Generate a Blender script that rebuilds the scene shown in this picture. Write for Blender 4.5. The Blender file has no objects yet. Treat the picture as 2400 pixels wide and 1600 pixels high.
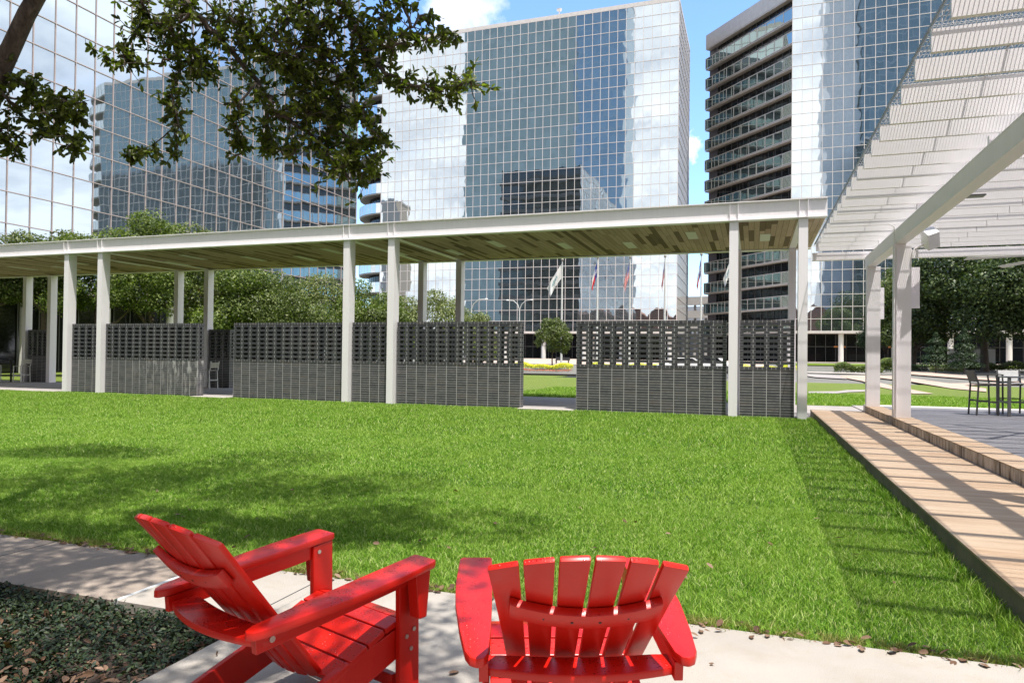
import bpy, bmesh, math, random
import numpy as np
from mathutils import Vector, Matrix
random.seed(7); rng = np.random.default_rng(7)
R = math.radians
scene = bpy.context.scene
COL = scene.collection

# ------------------------------------------------------------------ camera
FPX, PCX, PCY, CAMH = 1647.0, 1200.0, 816.0, 1.45
M = np.array([[0.94584439, -0.32454286, -0.00709383],
              [0.32440798, 0.94579019, -0.01550425],
              [0.01174107, 0.01236331, 0.99985464]])   # world axes in camera (right, forward, up)
cam_d = bpy.data.cameras.new("camera"); cam = bpy.data.objects.new("camera", cam_d); COL.objects.link(cam)
cam_d.sensor_width = 36; cam_d.lens = FPX/2400*36; cam_d.shift_y = (PCY-800)/2400
cam_d.clip_start = 0.05; cam_d.clip_end = 4000
r_, f_, u_ = Vector(M[:, 0]), Vector(M[:, 1]), Vector(M[:, 2])
mw = Matrix.Identity(4)
for i in range(3):
    mw[i][0] = r_[i]; mw[i][1] = u_[i]; mw[i][2] = -f_[i]
mw[2][3] = CAMH
cam.matrix_world = mw
scene.camera = cam

def gz(y):                       # ground height: level plaza, rising gently past the pool
    return 0.0 if y < 52 else min(1.25, (y-52)*1.25/73)
def ray(px, py):
    return M @ np.array([(px-PCX)/FPX, 1, -(py-PCY)/FPX])
def aty(px, py, y):
    r = ray(px, py); t = y/r[1]; return (r[0]*t, y, CAMH+r[2]*t)
def atz(px, py, z=0.0):
    r = ray(px, py); t = (z-CAMH)/r[2]; return (r[0]*t, r[1]*t, z)
def ground_at(px, py):
    r = ray(px, py); y = 20.0
    for _ in range(60):
        t = (gz(y)-CAMH)/r[2]; y = y*0.5+0.5*min(max(r[1]*t, 1), 126)
    t = y/r[1]; return (r[0]*t, y, gz(y))

# ------------------------------------------------------------------ mesh helpers
class MB:
    def __init__(s): s.v = []; s.f = []; s.m = []
    def add(s, vs, fs, mi=0):
        b = len(s.v); s.v += [tuple(map(float, v)) for v in vs]
        s.f += [tuple(b+i for i in f) for f in fs]; s.m += [mi]*len(fs); return s
    def box(s, x0, x1, y0, y1, z0, z1, mi=0):
        vs = [(x, y, z) for z in (z0, z1) for y in (y0, y1) for x in (x0, x1)]
        return s.add(vs, [(0, 2, 3, 1), (4, 5, 7, 6), (0, 1, 5, 4), (2, 6, 7, 3), (0, 4, 6, 2), (1, 3, 7, 5)], mi)
    def obox(s, c, ax, ay, az, mi=0):          # centre + half axes vectors
        c, ax, ay, az = map(np.array, (c, ax, ay, az))
        vs = [c+i*ax+j*ay+k*az for k in (-1, 1) for j in (-1, 1) for i in (-1, 1)]
        return s.add(vs, [(0, 2, 3, 1), (4, 5, 7, 6), (0, 1, 5, 4), (2, 6, 7, 3), (0, 4, 6, 2), (1, 3, 7, 5)], mi)
    def bar(s, p, q, w, h, up=(0, 0, 1), mi=0):  # rectangular bar p->q, w sideways, h along up
        p, q, up = np.array(p, float), np.array(q, float), np.array(up, float)
        d = q-p; L = np.linalg.norm(d); d = d/L
        sd = np.cross(d, up); sd /= np.linalg.norm(sd); u2 = np.cross(sd, d)
        return s.obox((p+q)/2, sd*w/2, d*L/2, u2*h/2, mi)
    def prism(s, poly, axis, a, b, mi=0):       # poly of 2D pts extruded along axis (0,1,2) from a to b
        n = len(poly)
        def mk(p, t):
            return (t, p[0], p[1]) if axis == 0 else (p[0], t, p[1]) if axis == 1 else (p[0], p[1], t)
        vs = [mk(p, a) for p in poly]+[mk(p, b) for p in poly]
        fs = [tuple(range(n))[::-1], tuple(range(n, 2*n))]+[(i, (i+1) % n, n+(i+1) % n, n+i) for i in range(n)]
        return s.add(vs, fs, mi)
    def tube(s, pts, rad, n=8, mi=0, cap=True):
        pts = [np.array(p, float) for p in pts]
        if not hasattr(rad, '__len__'): rad = [rad]*len(pts)
        vs = []; k = len(pts); prev = None
        for i, p in enumerate(pts):
            d = pts[min(i+1, k-1)]-pts[max(i-1, 0)]; d /= (np.linalg.norm(d)+1e-9)
            if prev is None:
                a = np.array([0, 0, 1.]) if abs(d[2]) < .9 else np.array([1., 0, 0]); prev = np.cross(d, a)
            a = prev-d*(prev@d); a /= (np.linalg.norm(a)+1e-9); prev = a; b = np.cross(d, a)
            for j in range(n):
                t = 2*math.pi*j/n; vs.append(p+rad[i]*(math.cos(t)*a+math.sin(t)*b))
        fs = [(i*n+j, i*n+(j+1) % n, (i+1)*n+(j+1) % n, (i+1)*n+j) for i in range(k-1) for j in range(n)]
        if cap: fs += [tuple(range(n))[::-1], tuple((k-1)*n+j for j in range(n))]
        return s.add(vs, fs, mi)
    def lathe(s, c, prof, n=20, mi=0):           # prof: (r,z)
        vs = [(c[0]+r*math.cos(2*math.pi*j/n), c[1]+r*math.sin(2*math.pi*j/n), c[2]+z) for r, z in prof for j in range(n)]
        k = len(prof)
        fs = [(i*n+j, i*n+(j+1) % n, (i+1)*n+(j+1) % n, (i+1)*n+j) for i in range(k-1) for j in range(n)]
        fs += [tuple(range(n))[::-1], tuple((k-1)*n+j for j in range(n))]
        return s.add(vs, fs, mi)
    def quad(s, a, b, c, d, mi=0): return s.add([a, b, c, d], [(0, 1, 2, 3)], mi)
    def mesh(s, name, mats):
        me = bpy.data.meshes.new(name); me.from_pydata(s.v, [], s.f)
        for m in (mats if isinstance(mats, (list, tuple)) else [mats]): me.materials.append(m)
        if any(s.m): me.polygons.foreach_set('material_index', s.m)
        me.update(); return me
    def build(s, name, mats, parent=None, smooth=False, bevel=0, **kw):
        me = s.mesh(name, mats)
        if bevel:
            bm = bmesh.new(); bm.from_mesh(me); bmesh.ops.recalc_face_normals(bm, faces=bm.faces)
            ed = [e for e in bm.edges if len(e.link_faces) == 2 and e.calc_face_angle(0) > .5]
            bmesh.ops.bevel(bm, geom=ed, offset=bevel, segments=2, affect='EDGES', profile=.6, clamp_overlap=True)
            bm.to_mesh(me); bm.free()
        if smooth:
            me.polygons.foreach_set('use_smooth', [True]*len(me.polygons))
            me.set_sharp_from_angle(angle=R(40))
        o = bpy.data.objects.new(name, me); COL.objects.link(o)
        if parent: o.parent = parent
        tag(o, **kw); return o
def tag(o, label=None, cat=None, group=None, kind=None):
    for k, v in (('label', label), ('category', cat), ('group', group), ('kind', kind)):
        if v: o[k] = v
    return o
def empty(name, loc=(0, 0, 0), rz=0, **kw):
    o = bpy.data.objects.new(name, None); COL.objects.link(o); o.empty_display_size = .1
    o.location = loc; o.rotation_euler = (0, 0, rz); tag(o, **kw); return o
def kids(o): return [c for c in bpy.data.objects if c.parent == o]
def copy_tree(o, parent=None):
    c = o.copy(); COL.objects.link(c)
    if parent: c.parent = parent
    for ch in kids(o): copy_tree(ch, c)
    return c
def raw_mesh(name, verts, faces_flat, nper, mats, attr=None):
    """fast mesh: verts (N,3) array, faces_flat (F*nper)"""
    me = bpy.data.meshes.new(name); nf = len(faces_flat)//nper
    me.vertices.add(len(verts)); me.vertices.foreach_set('co', np.asarray(verts, np.float32).ravel())
    me.loops.add(len(faces_flat)); me.loops.foreach_set('vertex_index', np.asarray(faces_flat, np.int32))
    me.polygons.add(nf); me.polygons.foreach_set('loop_start', np.arange(0, nf*nper, nper, dtype=np.int32))
    me.polygons.foreach_set('loop_total', np.full(nf, nper, np.int32))
    for m in (mats if isinstance(mats, (list, tuple)) else [mats]): me.materials.append(m)
    me.update(calc_edges=True); me.validate(); return me
def link(name, me, parent=None, **kw):
    o = bpy.data.objects.new(name, me); COL.objects.link(o)
    if parent: o.parent = parent
    tag(o, **kw); return o

# ------------------------------------------------------------------ materials
class NT:
    def __init__(s, name):
        s.mat = bpy.data.materials.new(name); s.mat.use_nodes = True; s.t = s.mat.node_tree
        s.b = s.t.nodes['Principled BSDF']; s.out = s.t.nodes['Material Output']
    def n(s, typ, **kw):
        nd = s.t.nodes.new(typ)
        for k, v in kw.items():
            if k.startswith('i_'):
                key = k[2:]; key = int(key) if key.isdigit() else key.replace('_', ' ')
                s.put(nd.inputs[key], v)
            else: setattr(nd, k, v)
        return nd
    def put(s, sock, v):
        if isinstance(v, bpy.types.NodeSocket): s.t.links.new(v, sock)
        elif isinstance(v, bpy.types.Node): s.t.links.new(v.outputs[0], sock)
        else: sock.default_value = v
    def math(s, op, a, b=0.0, c=None):
        nd = s.t.nodes.new('ShaderNodeMath'); nd.operation = op; s.put(nd.inputs[0], a); s.put(nd.inputs[1], b)
        if c is not None: s.put(nd.inputs[2], c)
        return nd.outputs[0]
    def vmath(s, op, a, b=(0, 0, 0)):
        nd = s.t.nodes.new('ShaderNodeVectorMath'); nd.operation = op; s.put(nd.inputs[0], a)
        if op == 'SCALE': s.put(nd.inputs['Scale'], b)
        else: s.put(nd.inputs[1], b)
        return nd.outputs[0]
    def ramp(s, fac, stops, interp='LINEAR'):
        nd = s.t.nodes.new('ShaderNodeValToRGB'); s.put(nd.inputs[0], fac); cr = nd.color_ramp; cr.interpolation = interp
        while len(cr.elements) < len(stops): cr.elements.new(.5)
        for e, (p, c) in zip(cr.elements, stops): e.position = p; e.color = (*c, 1) if len(c) == 3 else c
        return nd.outputs[0]
    def mix(s, fac, a, b, blend='MIX'):
        nd = s.t.nodes.new('ShaderNodeMix'); nd.data_type = 'RGBA'; nd.blend_type = blend
        s.put(nd.inputs[0], fac); s.put(nd.inputs[6], a if not isinstance(a, tuple) else (*a, 1)[:4]); s.put(nd.inputs[7], b if not isinstance(b, tuple) else (*b, 1)[:4])
        return nd.outputs[2]
    def noise(s, vec, scale, detail=4, rough=.5, dist=0.0):
        nd = s.n('ShaderNodeTexNoise'); s.put(nd.inputs['Vector'], vec); nd.inputs['Scale'].default_value = scale
        nd.inputs['Detail'].default_value = detail; nd.inputs['Roughness'].default_value = rough; nd.inputs['Distortion'].default_value = dist
        return nd.outputs[0]
    def pos(s): return s.n('ShaderNodeNewGeometry').outputs['Position']
    def obj(s): return s.n('ShaderNodeTexCoord').outputs['Object']
    def xyz(s, v):
        nd = s.n('ShaderNodeSeparateXYZ'); s.put(nd.inputs[0], v); return nd.outputs
    def comb(s, x, y, z):
        nd = s.n('ShaderNodeCombineXYZ'); s.put(nd.inputs[0], x); s.put(nd.inputs[1], y); s.put(nd.inputs[2], z); return nd.outputs[0]
    def bump(s, h, strength=.3, dist=.01):
        nd = s.n('ShaderNodeBump'); nd.inputs['Strength'].default_value = strength; nd.inputs['Distance'].default_value = dist
        s.put(nd.inputs['Height'], h); return nd.outputs[0]
    def fin(s, col=None, rough=.6, metal=0.0, normal=None, spec=None):
        if col is not None: s.put(s.b.inputs['Base Color'], (*col, 1) if isinstance(col, tuple) and len(col) == 3 else col)
        s.put(s.b.inputs['Roughness'], rough); s.put(s.b.inputs['Metallic'], metal)
        if normal is not None: s.put(s.b.inputs['Normal'], normal)
        if spec is not None: s.put(s.b.inputs['Specular IOR Level'], spec)
        return s.mat

def simple(name, col, rough=.5, var=.12, scale=8, metal=0.0, bump=0.0):
    t = NT(name); p = t.obj(); n = t.noise(p, scale, 5)
    lo = tuple(c*(1-var) for c in col); hi = tuple(min(1, c*(1+var)) for c in col)
    c = t.ramp(n, [(.3, lo), (.7, hi)])
    return t.fin(c, rough, metal, t.bump(n, bump, .005) if bump else None)

def paint_mat(name, col, streak=.045):
    t = NT(name); p = t.pos(); n = t.noise(p, 1.3, 6); x = t.xyz(p)
    st = t.noise(t.comb(t.math('MULTIPLY', x[0], 14), t.math('MULTIPLY', x[1], 14), t.math('MULTIPLY', x[2], .6)), 1, 4)
    f = t.math('ADD', t.math('MULTIPLY', n, .5), t.math('MULTIPLY', st, .5))
    c = t.ramp(f, [(.35, tuple(v*(1-streak) for v in col)), (.6, col)])
    return t.fin(c, .42, 0)
M_WHITE = paint_mat('painted_steel_white', (.88, .845, .865))
M_WHITE2 = paint_mat('painted_louvre_white', (.88, .845, .85))
M_SPEC = simple('bright_white', (.8, .8, .8), .4, .03)

def concrete(name, a, b, stain=(.5, .42, .33), amt=.25, sc=1.0):
    t = NT(name); p = t.pos()
    n1 = t.noise(p, 1.1*sc, 6, .6); n2 = t.noise(p, 55*sc, 3, .7); n3 = t.noise(p, .5*sc, 4, .55, .8); n4 = t.noise(p, 260*sc, 2, .6)
    c = t.ramp(n1, [(.3, a), (.7, b)])
    c = t.mix(t.math('MULTIPLY', t.ramp(n3, [(.5, (0, 0, 0)), (.72, (1, 1, 1))]), amt), c, stain)
    sp = t.noise(p, 120*sc, 2, .6); c = t.mix(.38, c, t.ramp(n4, [(.3, (.2, .2, .2)), (.7, (.85, .85, .85))]), 'OVERLAY'); c = t.mix(t.math('MULTIPLY', t.math('GREATER_THAN', sp, .66), .35), c, (.12, .10, .085))
    ms_ = t.noise(p, 2.6*sc, 7, .7, 1.2); c = t.mix(t.math('MULTIPLY', t.ramp(ms_, [(.5, (0, 0, 0)), (.66, (1, 1, 1))]), .28), c, stain)
    return t.fin(c, .85, 0, t.bump(t.math('ADD', n2, n4), .25, .004))
M_CONC = concrete('pale_concrete', (.29, .26, .225), (.37, .34, .30), (.28, .205, .135), .5)
M_WALK = concrete('old_brown_concrete', (.24, .19, .15), (.30, .245, .20), (.19, .155, .13), .4)
M_GREYP = concrete('grey_paving', (.24, .22, .215), (.30, .28, .27))
M_LIGHTP = concrete('pale_paving', (.42, .38, .35), (.50, .46, .42))
M_FARP = concrete('pink_paving', (.36, .28, .24), (.42, .34, .29), sc=.3)
M_ASPH = concrete('asphalt', (.07, .07, .07), (.1, .1, .1), (.06, .06, .06), .3)
M_BROWNP = concrete('brown_stone_path', (.33, .24, .19), (.42, .31, .25), sc=.5)

def ramp_mat():
    t = NT('tan_limestone_slab'); p = t.pos(); x = t.xyz(p)
    v = t.comb(t.math('MULTIPLY', x[0], .9), t.math('MULTIPLY', x[1], 9), x[2])
    n1 = t.noise(v, 1.2, 5, .6, .3); n2 = t.noise(t.comb(t.math('MULTIPLY', x[0], .3), t.math('MULTIPLY', x[1], 2.2), 0.0), 1, 3)
    n3 = t.noise(p, 90, 3)
    c = t.ramp(n1, [(.3, (.30, .19, .115)), (.55, (.42, .29, .185)), (.75, (.52, .40, .285))])
    c = t.mix(t.math('MULTIPLY', t.ramp(n2, [(.4, (0, 0, 0)), (.65, (1, 1, 1))]), .5), c, (.50, .395, .285))
    return t.fin(c, .8, 0, t.bump(n3, .2, .004))
M_RAMP = ramp_mat()
def coping_mat():
    t = NT('stained_limestone_side'); p = t.pos(); x = t.xyz(p)
    st = t.noise(t.comb(x[0], t.math('MULTIPLY', x[1], 7), t.math('MULTIPLY', x[2], 1.2)), 1.3, 5, .65)
    n = t.noise(p, 40, 3)
    c = t.ramp(st, [(.33, (.07, .05, .035)), (.45, (.30, .25, .19)), (.6, (.52, .46, .39))])
    return t.fin(c, .85, 0, t.bump(n, .3, .004))
M_COPE = coping_mat()
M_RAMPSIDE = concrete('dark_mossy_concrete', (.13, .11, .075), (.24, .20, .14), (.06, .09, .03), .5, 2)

BW_ = .33
def brick_mat(name, bw, row, off=0.0, vert_only=False, stain=False, mort=.0125, x_shift=0.0):
    t = NT(name); o = t.obj(); x = t.xyz(o)
    xu = t.math('ADD', x[0], x[1]); x = (xu, x[1], x[2])
    v = t.comb(t.math('ADD', x[0], x_shift), x[2] if row < 40 else t.math('ADD', x[2], 25.0), 0.0)
    br = t.n('ShaderNodeTexBrick', offset=off, squash=1.0); t.put(br.inputs['Vector'], v)
    br.inputs['Scale'].default_value = 1; br.inputs['Brick Width'].default_value = bw; br.inputs['Row Height'].default_value = row
    br.inputs['Mortar Size'].default_value = mort/2; br.inputs['Mortar Smooth'].default_value = .2; br.inputs['Bias'].default_value = 0
    br.inputs['Color1'].default_value = (0, 0, 0, 1); br.inputs['Color2'].default_value = (1, 1, 1, 1); br.inputs['Mortar'].default_value = (.5, .5, .5, 1)
    n = t.noise(o, 3.0, 5); n2 = t.noise(t.comb(t.math('MULTIPLY', x[0], 3), x[1], t.math('MULTIPLY', x[2], 40)), 1, 3)
    f = t.math('ADD', t.math('MULTIPLY', br.outputs['Color'], .55), t.math('MULTIPLY', n, .45))
    c = t.ramp(f, [(.2, (.036, .037, .044)), (.45, (.060, .061, .069)), (.62, (.078, .077, .082)), (.8, (.086, .072, .070))])
    c = t.mix(t.math('MULTIPLY', n2, .12), c, (.10, .10, .11))
    mn = t.ramp(t.noise(o, 9, 3), [(.3, (.24, .23, .23)), (.7, (.46, .44, .44))])
    c = t.mix(br.outputs['Fac'], c, mn)
    if bw == BW_ and not off:
        fx = t.math('FRACT', t.math('ADD', t.math('DIVIDE', x[0], bw), .022)); c = t.mix(t.math('MULTIPLY', t.math('LESS_THAN', fx, .044), .85), c, (.5, .48, .48))
    if stain:    # efflorescence: white lime blooms near the top right of the plain courses
        m = t.math('MULTIPLY', t.ramp(t.noise(t.comb(t.math('MULTIPLY', x[0], 4), 0.0, t.math('MULTIPLY', x[2], 1.3)), 1.5, 6, .7), [(.5, (0, 0, 0)), (.62, (1, 1, 1))]),
                   t.math('MULTIPLY', t.ramp(t.math('DIVIDE', x[0], 4.1), [(.2, (0, 0, 0)), (1, (1, 1, 1))]), t.ramp(x[2], [(.0, (.25, .25, .25)), (1, (1, 1, 1))])))
        c = t.mix(t.math('MULTIPLY', m, .8), c, (.6, .58, .58))
    rough = t.mix(br.outputs['Fac'], (.42, .42, .42), (.9, .9, .9))
    return t.fin(c, rough)
BW, CO = .33, .0706
M_BRICK = brick_mat('charcoal_brick_stack', BW, CO)
M_BRICKS = brick_mat('charcoal_brick_limed', BW, CO, stain=True)
M_HEAD = brick_mat('charcoal_brick_header', BW/3, .5)
M_COURSE = brick_mat('charcoal_brick_course', BW, 50)
M_PIER = brick_mat('charcoal_brick_pier', 50, 50, x_shift=25)
M_MORTAR = simple('pale_mortar', (.40, .385, .385), .9, .15, 12)

def soffit_mat():
    t = NT('plank_soffit'); p = t.pos(); x = t.xyz(p); pw = .145
    row = t.math('FLOOR', t.math('DIVIDE', x[0], pw))
    w1 = t.n('ShaderNodeTexWhiteNoise', noise_dimensions='1D'); t.put(w1.inputs['W'], row)
    yy = t.math('ADD', t.math('DIVIDE', x[1], 1.9), t.math('MULTIPLY', w1.outputs[0], 7.0))
    colr = t.math('FLOOR', yy)
    w2 = t.n('ShaderNodeTexWhiteNoise', noise_dimensions='2D'); t.put(w2.inputs['Vector'], t.comb(row, colr, 0.0))
    g = t.noise(t.comb(t.math('MULTIPLY', x[0], 30), t.math('MULTIPLY', x[1], 1.5), 0.0), 1, 4)
    c = t.ramp(w2.outputs[0], [(.0, (.44, .335, .235)), (.35, (.50, .385, .275)), (.60, (.40, .295, .205)), (.74, (.18, .125, .08)), (.88, (.14, .095, .06))], 'CONSTANT')
    c = t.mix(.25, c, t.ramp(g, [(.3, (.3, .3, .3)), (.7, (.75, .75, .75))]), 'OVERLAY')
    fr = t.math('FRACT', t.math('DIVIDE', x[0], pw)); edge = t.math('LESS_THAN', fr, .05)
    c = t.mix(edge, c, (.04, .03, .02))
    return t.fin(c, .75, 0, None, .15)
M_SOFFIT = soffit_mat()

def glass_mat(name, tint, w, h, axis, z0, tilt=.004, bumpd=.02, o0=0.0, dark=.02):
    """mirror curtain-wall glass: every pane leans a little its own way and is slightly wavy"""
    t = NT(name); g = t.n('ShaderNodeNewGeometry'); p = g.outputs['Position']; x = t.xyz(p)
    hx = t.math('FLOOR', t.math('DIVIDE', t.math('SUBTRACT', x[axis], o0), w)); hz = t.math('FLOOR', t.math('DIVIDE', t.math('SUBTRACT', x[2], z0), h))
    wn = t.n('ShaderNodeTexWhiteNoise', noise_dimensions='2D'); t.put(wn.inputs['Vector'], t.comb(hx, hz, 0.0))
    tv = t.vmath('SCALE', t.vmath('SUBTRACT', wn.outputs['Color'], (.5, .5, .5)), tilt*2)
    off = t.vmath('SCALE', wn.outputs['Color'], 30.0)
    nz = t.n('ShaderNodeTexNoise', noise_dimensions='3D'); t.put(nz.inputs['Vector'], t.vmath('ADD', t.vmath('MULTIPLY', p, (.55, .55, .22)), off))
    nz.inputs['Scale'].default_value = 1.6; nz.inputs['Detail'].default_value = 1.5
    wv = t.vmath('SCALE', t.vmath('SUBTRACT', nz.outputs['Color'], (.5, .5, .5)), bumpd)
    nn = t.vmath('NORMALIZE', t.vmath('ADD', t.vmath('ADD', g.outputs['Normal'], tv), wv))
    gl = t.n('ShaderNodeBsdfGlossy'); gl.inputs['Roughness'].default_value = .015; t.put(gl.inputs['Normal'], nn)
    tint2 = t.mix(t.math('MULTIPLY', wn.outputs[0], .18), tint, tuple(c*.72 for c in tint)); t.put(gl.inputs['Color'], tint2)
    df = t.n('ShaderNodeBsdfDiffuse'); df.inputs['Color'].default_value = (dark, dark*1.25, dark*1.3, 1)
    ms = t.n('ShaderNodeAddShader'); t.put(ms.inputs[0], gl.outputs[0]); t.put(ms.inputs[1], df.outputs[0])
    t.t.links.new(ms.outputs[0], t.out.inputs['Surface']); t.t.nodes.remove(t.b); return t.mat
M_MULL = simple('pale_anodised_mullion', (.62, .57, .55), .45, .05)
M_MULLP = simple('rose_anodised_mullion', (.50, .42, .41), .45, .05)
M_DARKG = NT('dark_lobby_glass').fin((.012, .013, .015), .04, 0, None, .6)
M_DARK = simple('dark_interior', (.02, .018, .018), .6)
M_SLAB = simple('grey_slab_edge', (.34, .32, .29), .7, .12, 2)
M_SLABL = simple('pale_slab_edge', (.55, .51, .48), .6, .08, 2)
M_COLUMN = simple('white_round_column', (.66, .64, .61), .5, .06)

def red_mat():
    t = NT('wet_red_plastic'); o = t.obj(); g = t.n('ShaderNodeNewGeometry')
    nz = t.xyz(g.outputs['Normal'])[2]
    n = t.noise(o, 260, 3)
    vo = t.n('ShaderNodeTexVoronoi', feature='F1'); t.put(vo.inputs['Vector'], o); vo.inputs['Scale'].default_value = 85
    wn = t.noise(o, 7, 2)
    keep = t.math('MULTIPLY', t.math('GREATER_THAN', t.xyz(vo.outputs['Color'])[0], .62), t.math('GREATER_THAN', nz, .6))
    keep = t.math('MULTIPLY', keep, t.ramp(wn, [(.42, (0, 0, 0)), (.52, (1, 1, 1))]))
    drop = t.math('MULTIPLY', t.ramp(vo.outputs['Distance'], [(.0, (1, 1, 1)), (.34, (.6, .6, .6)), (.42, (0, 0, 0))]), keep)
    c = t.ramp(t.noise(o, 5, 4), [(.3, (.47, .0075, .003)), (.7, (.56, .012, .005))])
    c = t.mix(t.math('MULTIPLY', drop, .55), c, (.22, .002, .004))
    h = t.math('ADD', t.math('MULTIPLY', n, .06), drop)
    rg = t.mix(drop, (.36, .36, .36), (.08, .08, .08))
    return t.fin(c, rg, 0, t.bump(h, .55, .003))
M_RED = red_mat()
M_SCREW = simple('steel_screw', (.55, .53, .5), .3, .1, 40, .9)
M_BLACKM = simple('charcoal_metal', (.045, .045, .048), .4)
M_GREYM = simple('grey_metal', (.13, .13, .135), .4)
M_CHW = simple('white_chair_frame', (.62, .62, .60), .4)
M_CHS = simple('tan_chair_slats', (.46, .44, .38), .5)
M_MESHF = simple('grey_sling', (.16, .15, .13), .7)
M_MESHL = simple('pale_sling', (.50, .50, .50), .7)

def leaf_mat(name, cols, trans=.35, rough=.45):
    t = NT(name); g = t.n('ShaderNodeNewGeometry'); oi = t.n('ShaderNodeObjectInfo')
    f = t.math('FRACT', t.math('ADD', g.outputs['Random Per Island'], t.math('MULTIPLY', oi.outputs['Random'], .15)))
    k = len(cols); c = t.ramp(f, [(i/(k-1), cc) for i, cc in enumerate(cols)])
    t.fin(c, rough, 0, None, .3)
    tr = t.n('ShaderNodeBsdfTranslucent'); t.put(tr.inputs['Color'], t.mix(1.0, c, (1.0, 1.25, .35), 'MULTIPLY'))
    mx = t.n('ShaderNodeMixShader'); mx.inputs[0].default_value = trans
    t.t.links.new(t.b.outputs[0], mx.inputs[1]); t.t.links.new(tr.outputs[0], mx.inputs[2]); t.t.links.new(mx.outputs[0], t.out.inputs['Surface'])
    return t.mat
M_LEAFN = leaf_mat('oak_leaf_near', [(.05, .066, .014), (.085, .105, .02), (.135, .16, .03), (.24, .27, .05)], .48, .38)
M_LEAFA = leaf_mat('oak_leaf_far', [(.045, .066, .020), (.085, .115, .033), (.135, .17, .05), (.21, .24, .09)], .35)
M_LEAFB = leaf_mat('light_olive_leaf', [(.075, .10, .03), (.13, .16, .045), (.19, .22, .075), (.25, .27, .12)], .25)
M_LEAFM = leaf_mat('oak_leaf_dark', [(.018, .034, .012), (.038, .062, .02), (.066, .098, .03), (.105, .14, .042)], .25)  # deeper green foliage for the dark oaks on the right
M_LEAFD = leaf_mat('dark_evergreen_leaf', [(.014, .03, .012), (.022, .045, .016), (.035, .06, .022), (.055, .085, .03)], .2)
M_LEAFG = leaf_mat('mid_green_leaf', [(.05, .078, .018), (.095, .14, .03), (.15, .20, .045), (.23, .27, .085)], .35)
M_YEL = leaf_mat('yellow_flower', [(.55, .52, .02), (.7, .66, .03), (.62, .6, .04), (.35, .42, .04)], .2)
M_REDF = leaf_mat('red_flower', [(.5, .05, .05), (.1, .14, .04), (.6, .12, .12), (.12, .16, .05)], .2)
M_COVER = leaf_mat('jasmine_leaf', [(.008, .016, .007), (.014, .028, .011), (.026, .045, .016), (.05, .07, .025)], .12, .5)
M_DEAD = leaf_mat('dead_leaf', [(.07, .035, .02), (.13, .07, .04), (.2, .12, .075), (.26, .17, .12)], .1, .7)
def grass_mat():
    t = NT('lawn_blade'); g = t.n('ShaderNodeNewGeometry'); p = g.outputs['Position']; x = t.xyz(p)
    c = t.ramp(g.outputs['Random Per Island'], [(0, (.05, .14, .010)), (.3, (.12, .27, .02)), (.6, (.23, .40, .045)), (.85, (.40, .55, .12)), (1, (.66, .66, .34))])
    n = t.noise(t.comb(x[0], t.math('MULTIPLY', x[1], .8), 0.0), 1.1, 5, .6); n2 = t.noise(p, 7, 3, .6)
    c = t.mix(t.ramp(n, [(.42, (0, 0, 0)), (.68, (.6, .6, .6))]), c, (.31, .44, .08))
    c = t.mix(t.ramp(n2, [(.55, (0, 0, 0)), (.75, (.5, .5, .5))]), c, (.07, .17, .014))
    edge = t.math('MULTIPLY', t.math('LESS_THAN', x[1], 4.14), t.math('GREATER_THAN', t.noise(p, 9, 2), .47)); c = t.mix(t.math('MULTIPLY', edge, .6), c, (.30, .22, .10))
    t.fin(c, .6, 0, None, .15); tr = t.n('ShaderNodeBsdfTranslucent'); t.put(tr.inputs['Color'], t.mix(1.0, c, (1.05, 1.2, .4), 'MULTIPLY'))
    mx = t.n('ShaderNodeMixShader'); mx.inputs[0].default_value = .36
    t.t.links.new(t.b.outputs[0], mx.inputs[1]); t.t.links.new(tr.outputs[0], mx.inputs[2]); t.t.links.new(mx.outputs[0], t.out.inputs['Surface'])
    return t.mat
M_GRASS = grass_mat()
M_BARK = None
def bark_mat():
    t = NT('oak_bark'); o = t.obj(); x = t.xyz(o)
    n = t.noise(t.comb(t.math('MULTIPLY', x[0], 16), t.math('MULTIPLY', x[1], 16), t.math('MULTIPLY', x[2], 6)), 1.2, 7, .7, .6)
    c = t.ramp(n, [(.3, (.035, .026, .02)), (.55, (.11, .085, .065)), (.75, (.2, .165, .135))])
    return t.fin(c, .9, 0, t.bump(n, 1.0, .02))
M_BARK = bark_mat()
def soil_mat(name, a, b, c3):
    t = NT(name); p = t.pos(); n = t.noise(p, 30, 5, .7); n2 = t.noise(p, .35, 3)
    c = t.ramp(n, [(.3, a), (.6, b), (.8, c3)])
    return t.fin(t.mix(t.math('MULTIPLY', n2, .3), c, b), .9, 0, t.bump(n, .8, .02))
M_TURF = soil_mat('turf_base', (.02, .045, .008), (.05, .10, .014), (.10, .15, .03))
M_SOIL = soil_mat('leaf_litter', (.02, .014, .01), (.06, .04, .028), (.12, .08, .055))
def farlawn_mat():
    t = NT('far_lawn'); p = t.pos(); x = t.xyz(p)
    n = t.noise(p, 9, 6, .75); n2 = t.noise(t.comb(x[0], t.math('MULTIPLY', x[1], .35), 0.0), .5, 4); n3 = t.noise(p, 60, 3)
    c = t.ramp(n, [(.3, (.075, .12, .009)), (.55, (.13, .185, .014)), (.8, (.19, .24, .025))])
    c = t.mix(t.math('MULTIPLY', n2, .5), c, (.18, .225, .02))
    c = t.mix(t.ramp(x[1], [(0, (0, 0, 0)), (1, (0, 0, 0))]), c, c)
    return t.fin(c, .8, 0, t.bump(n3, 1.0, .05))
M_FARLAWN = farlawn_mat()
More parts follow.
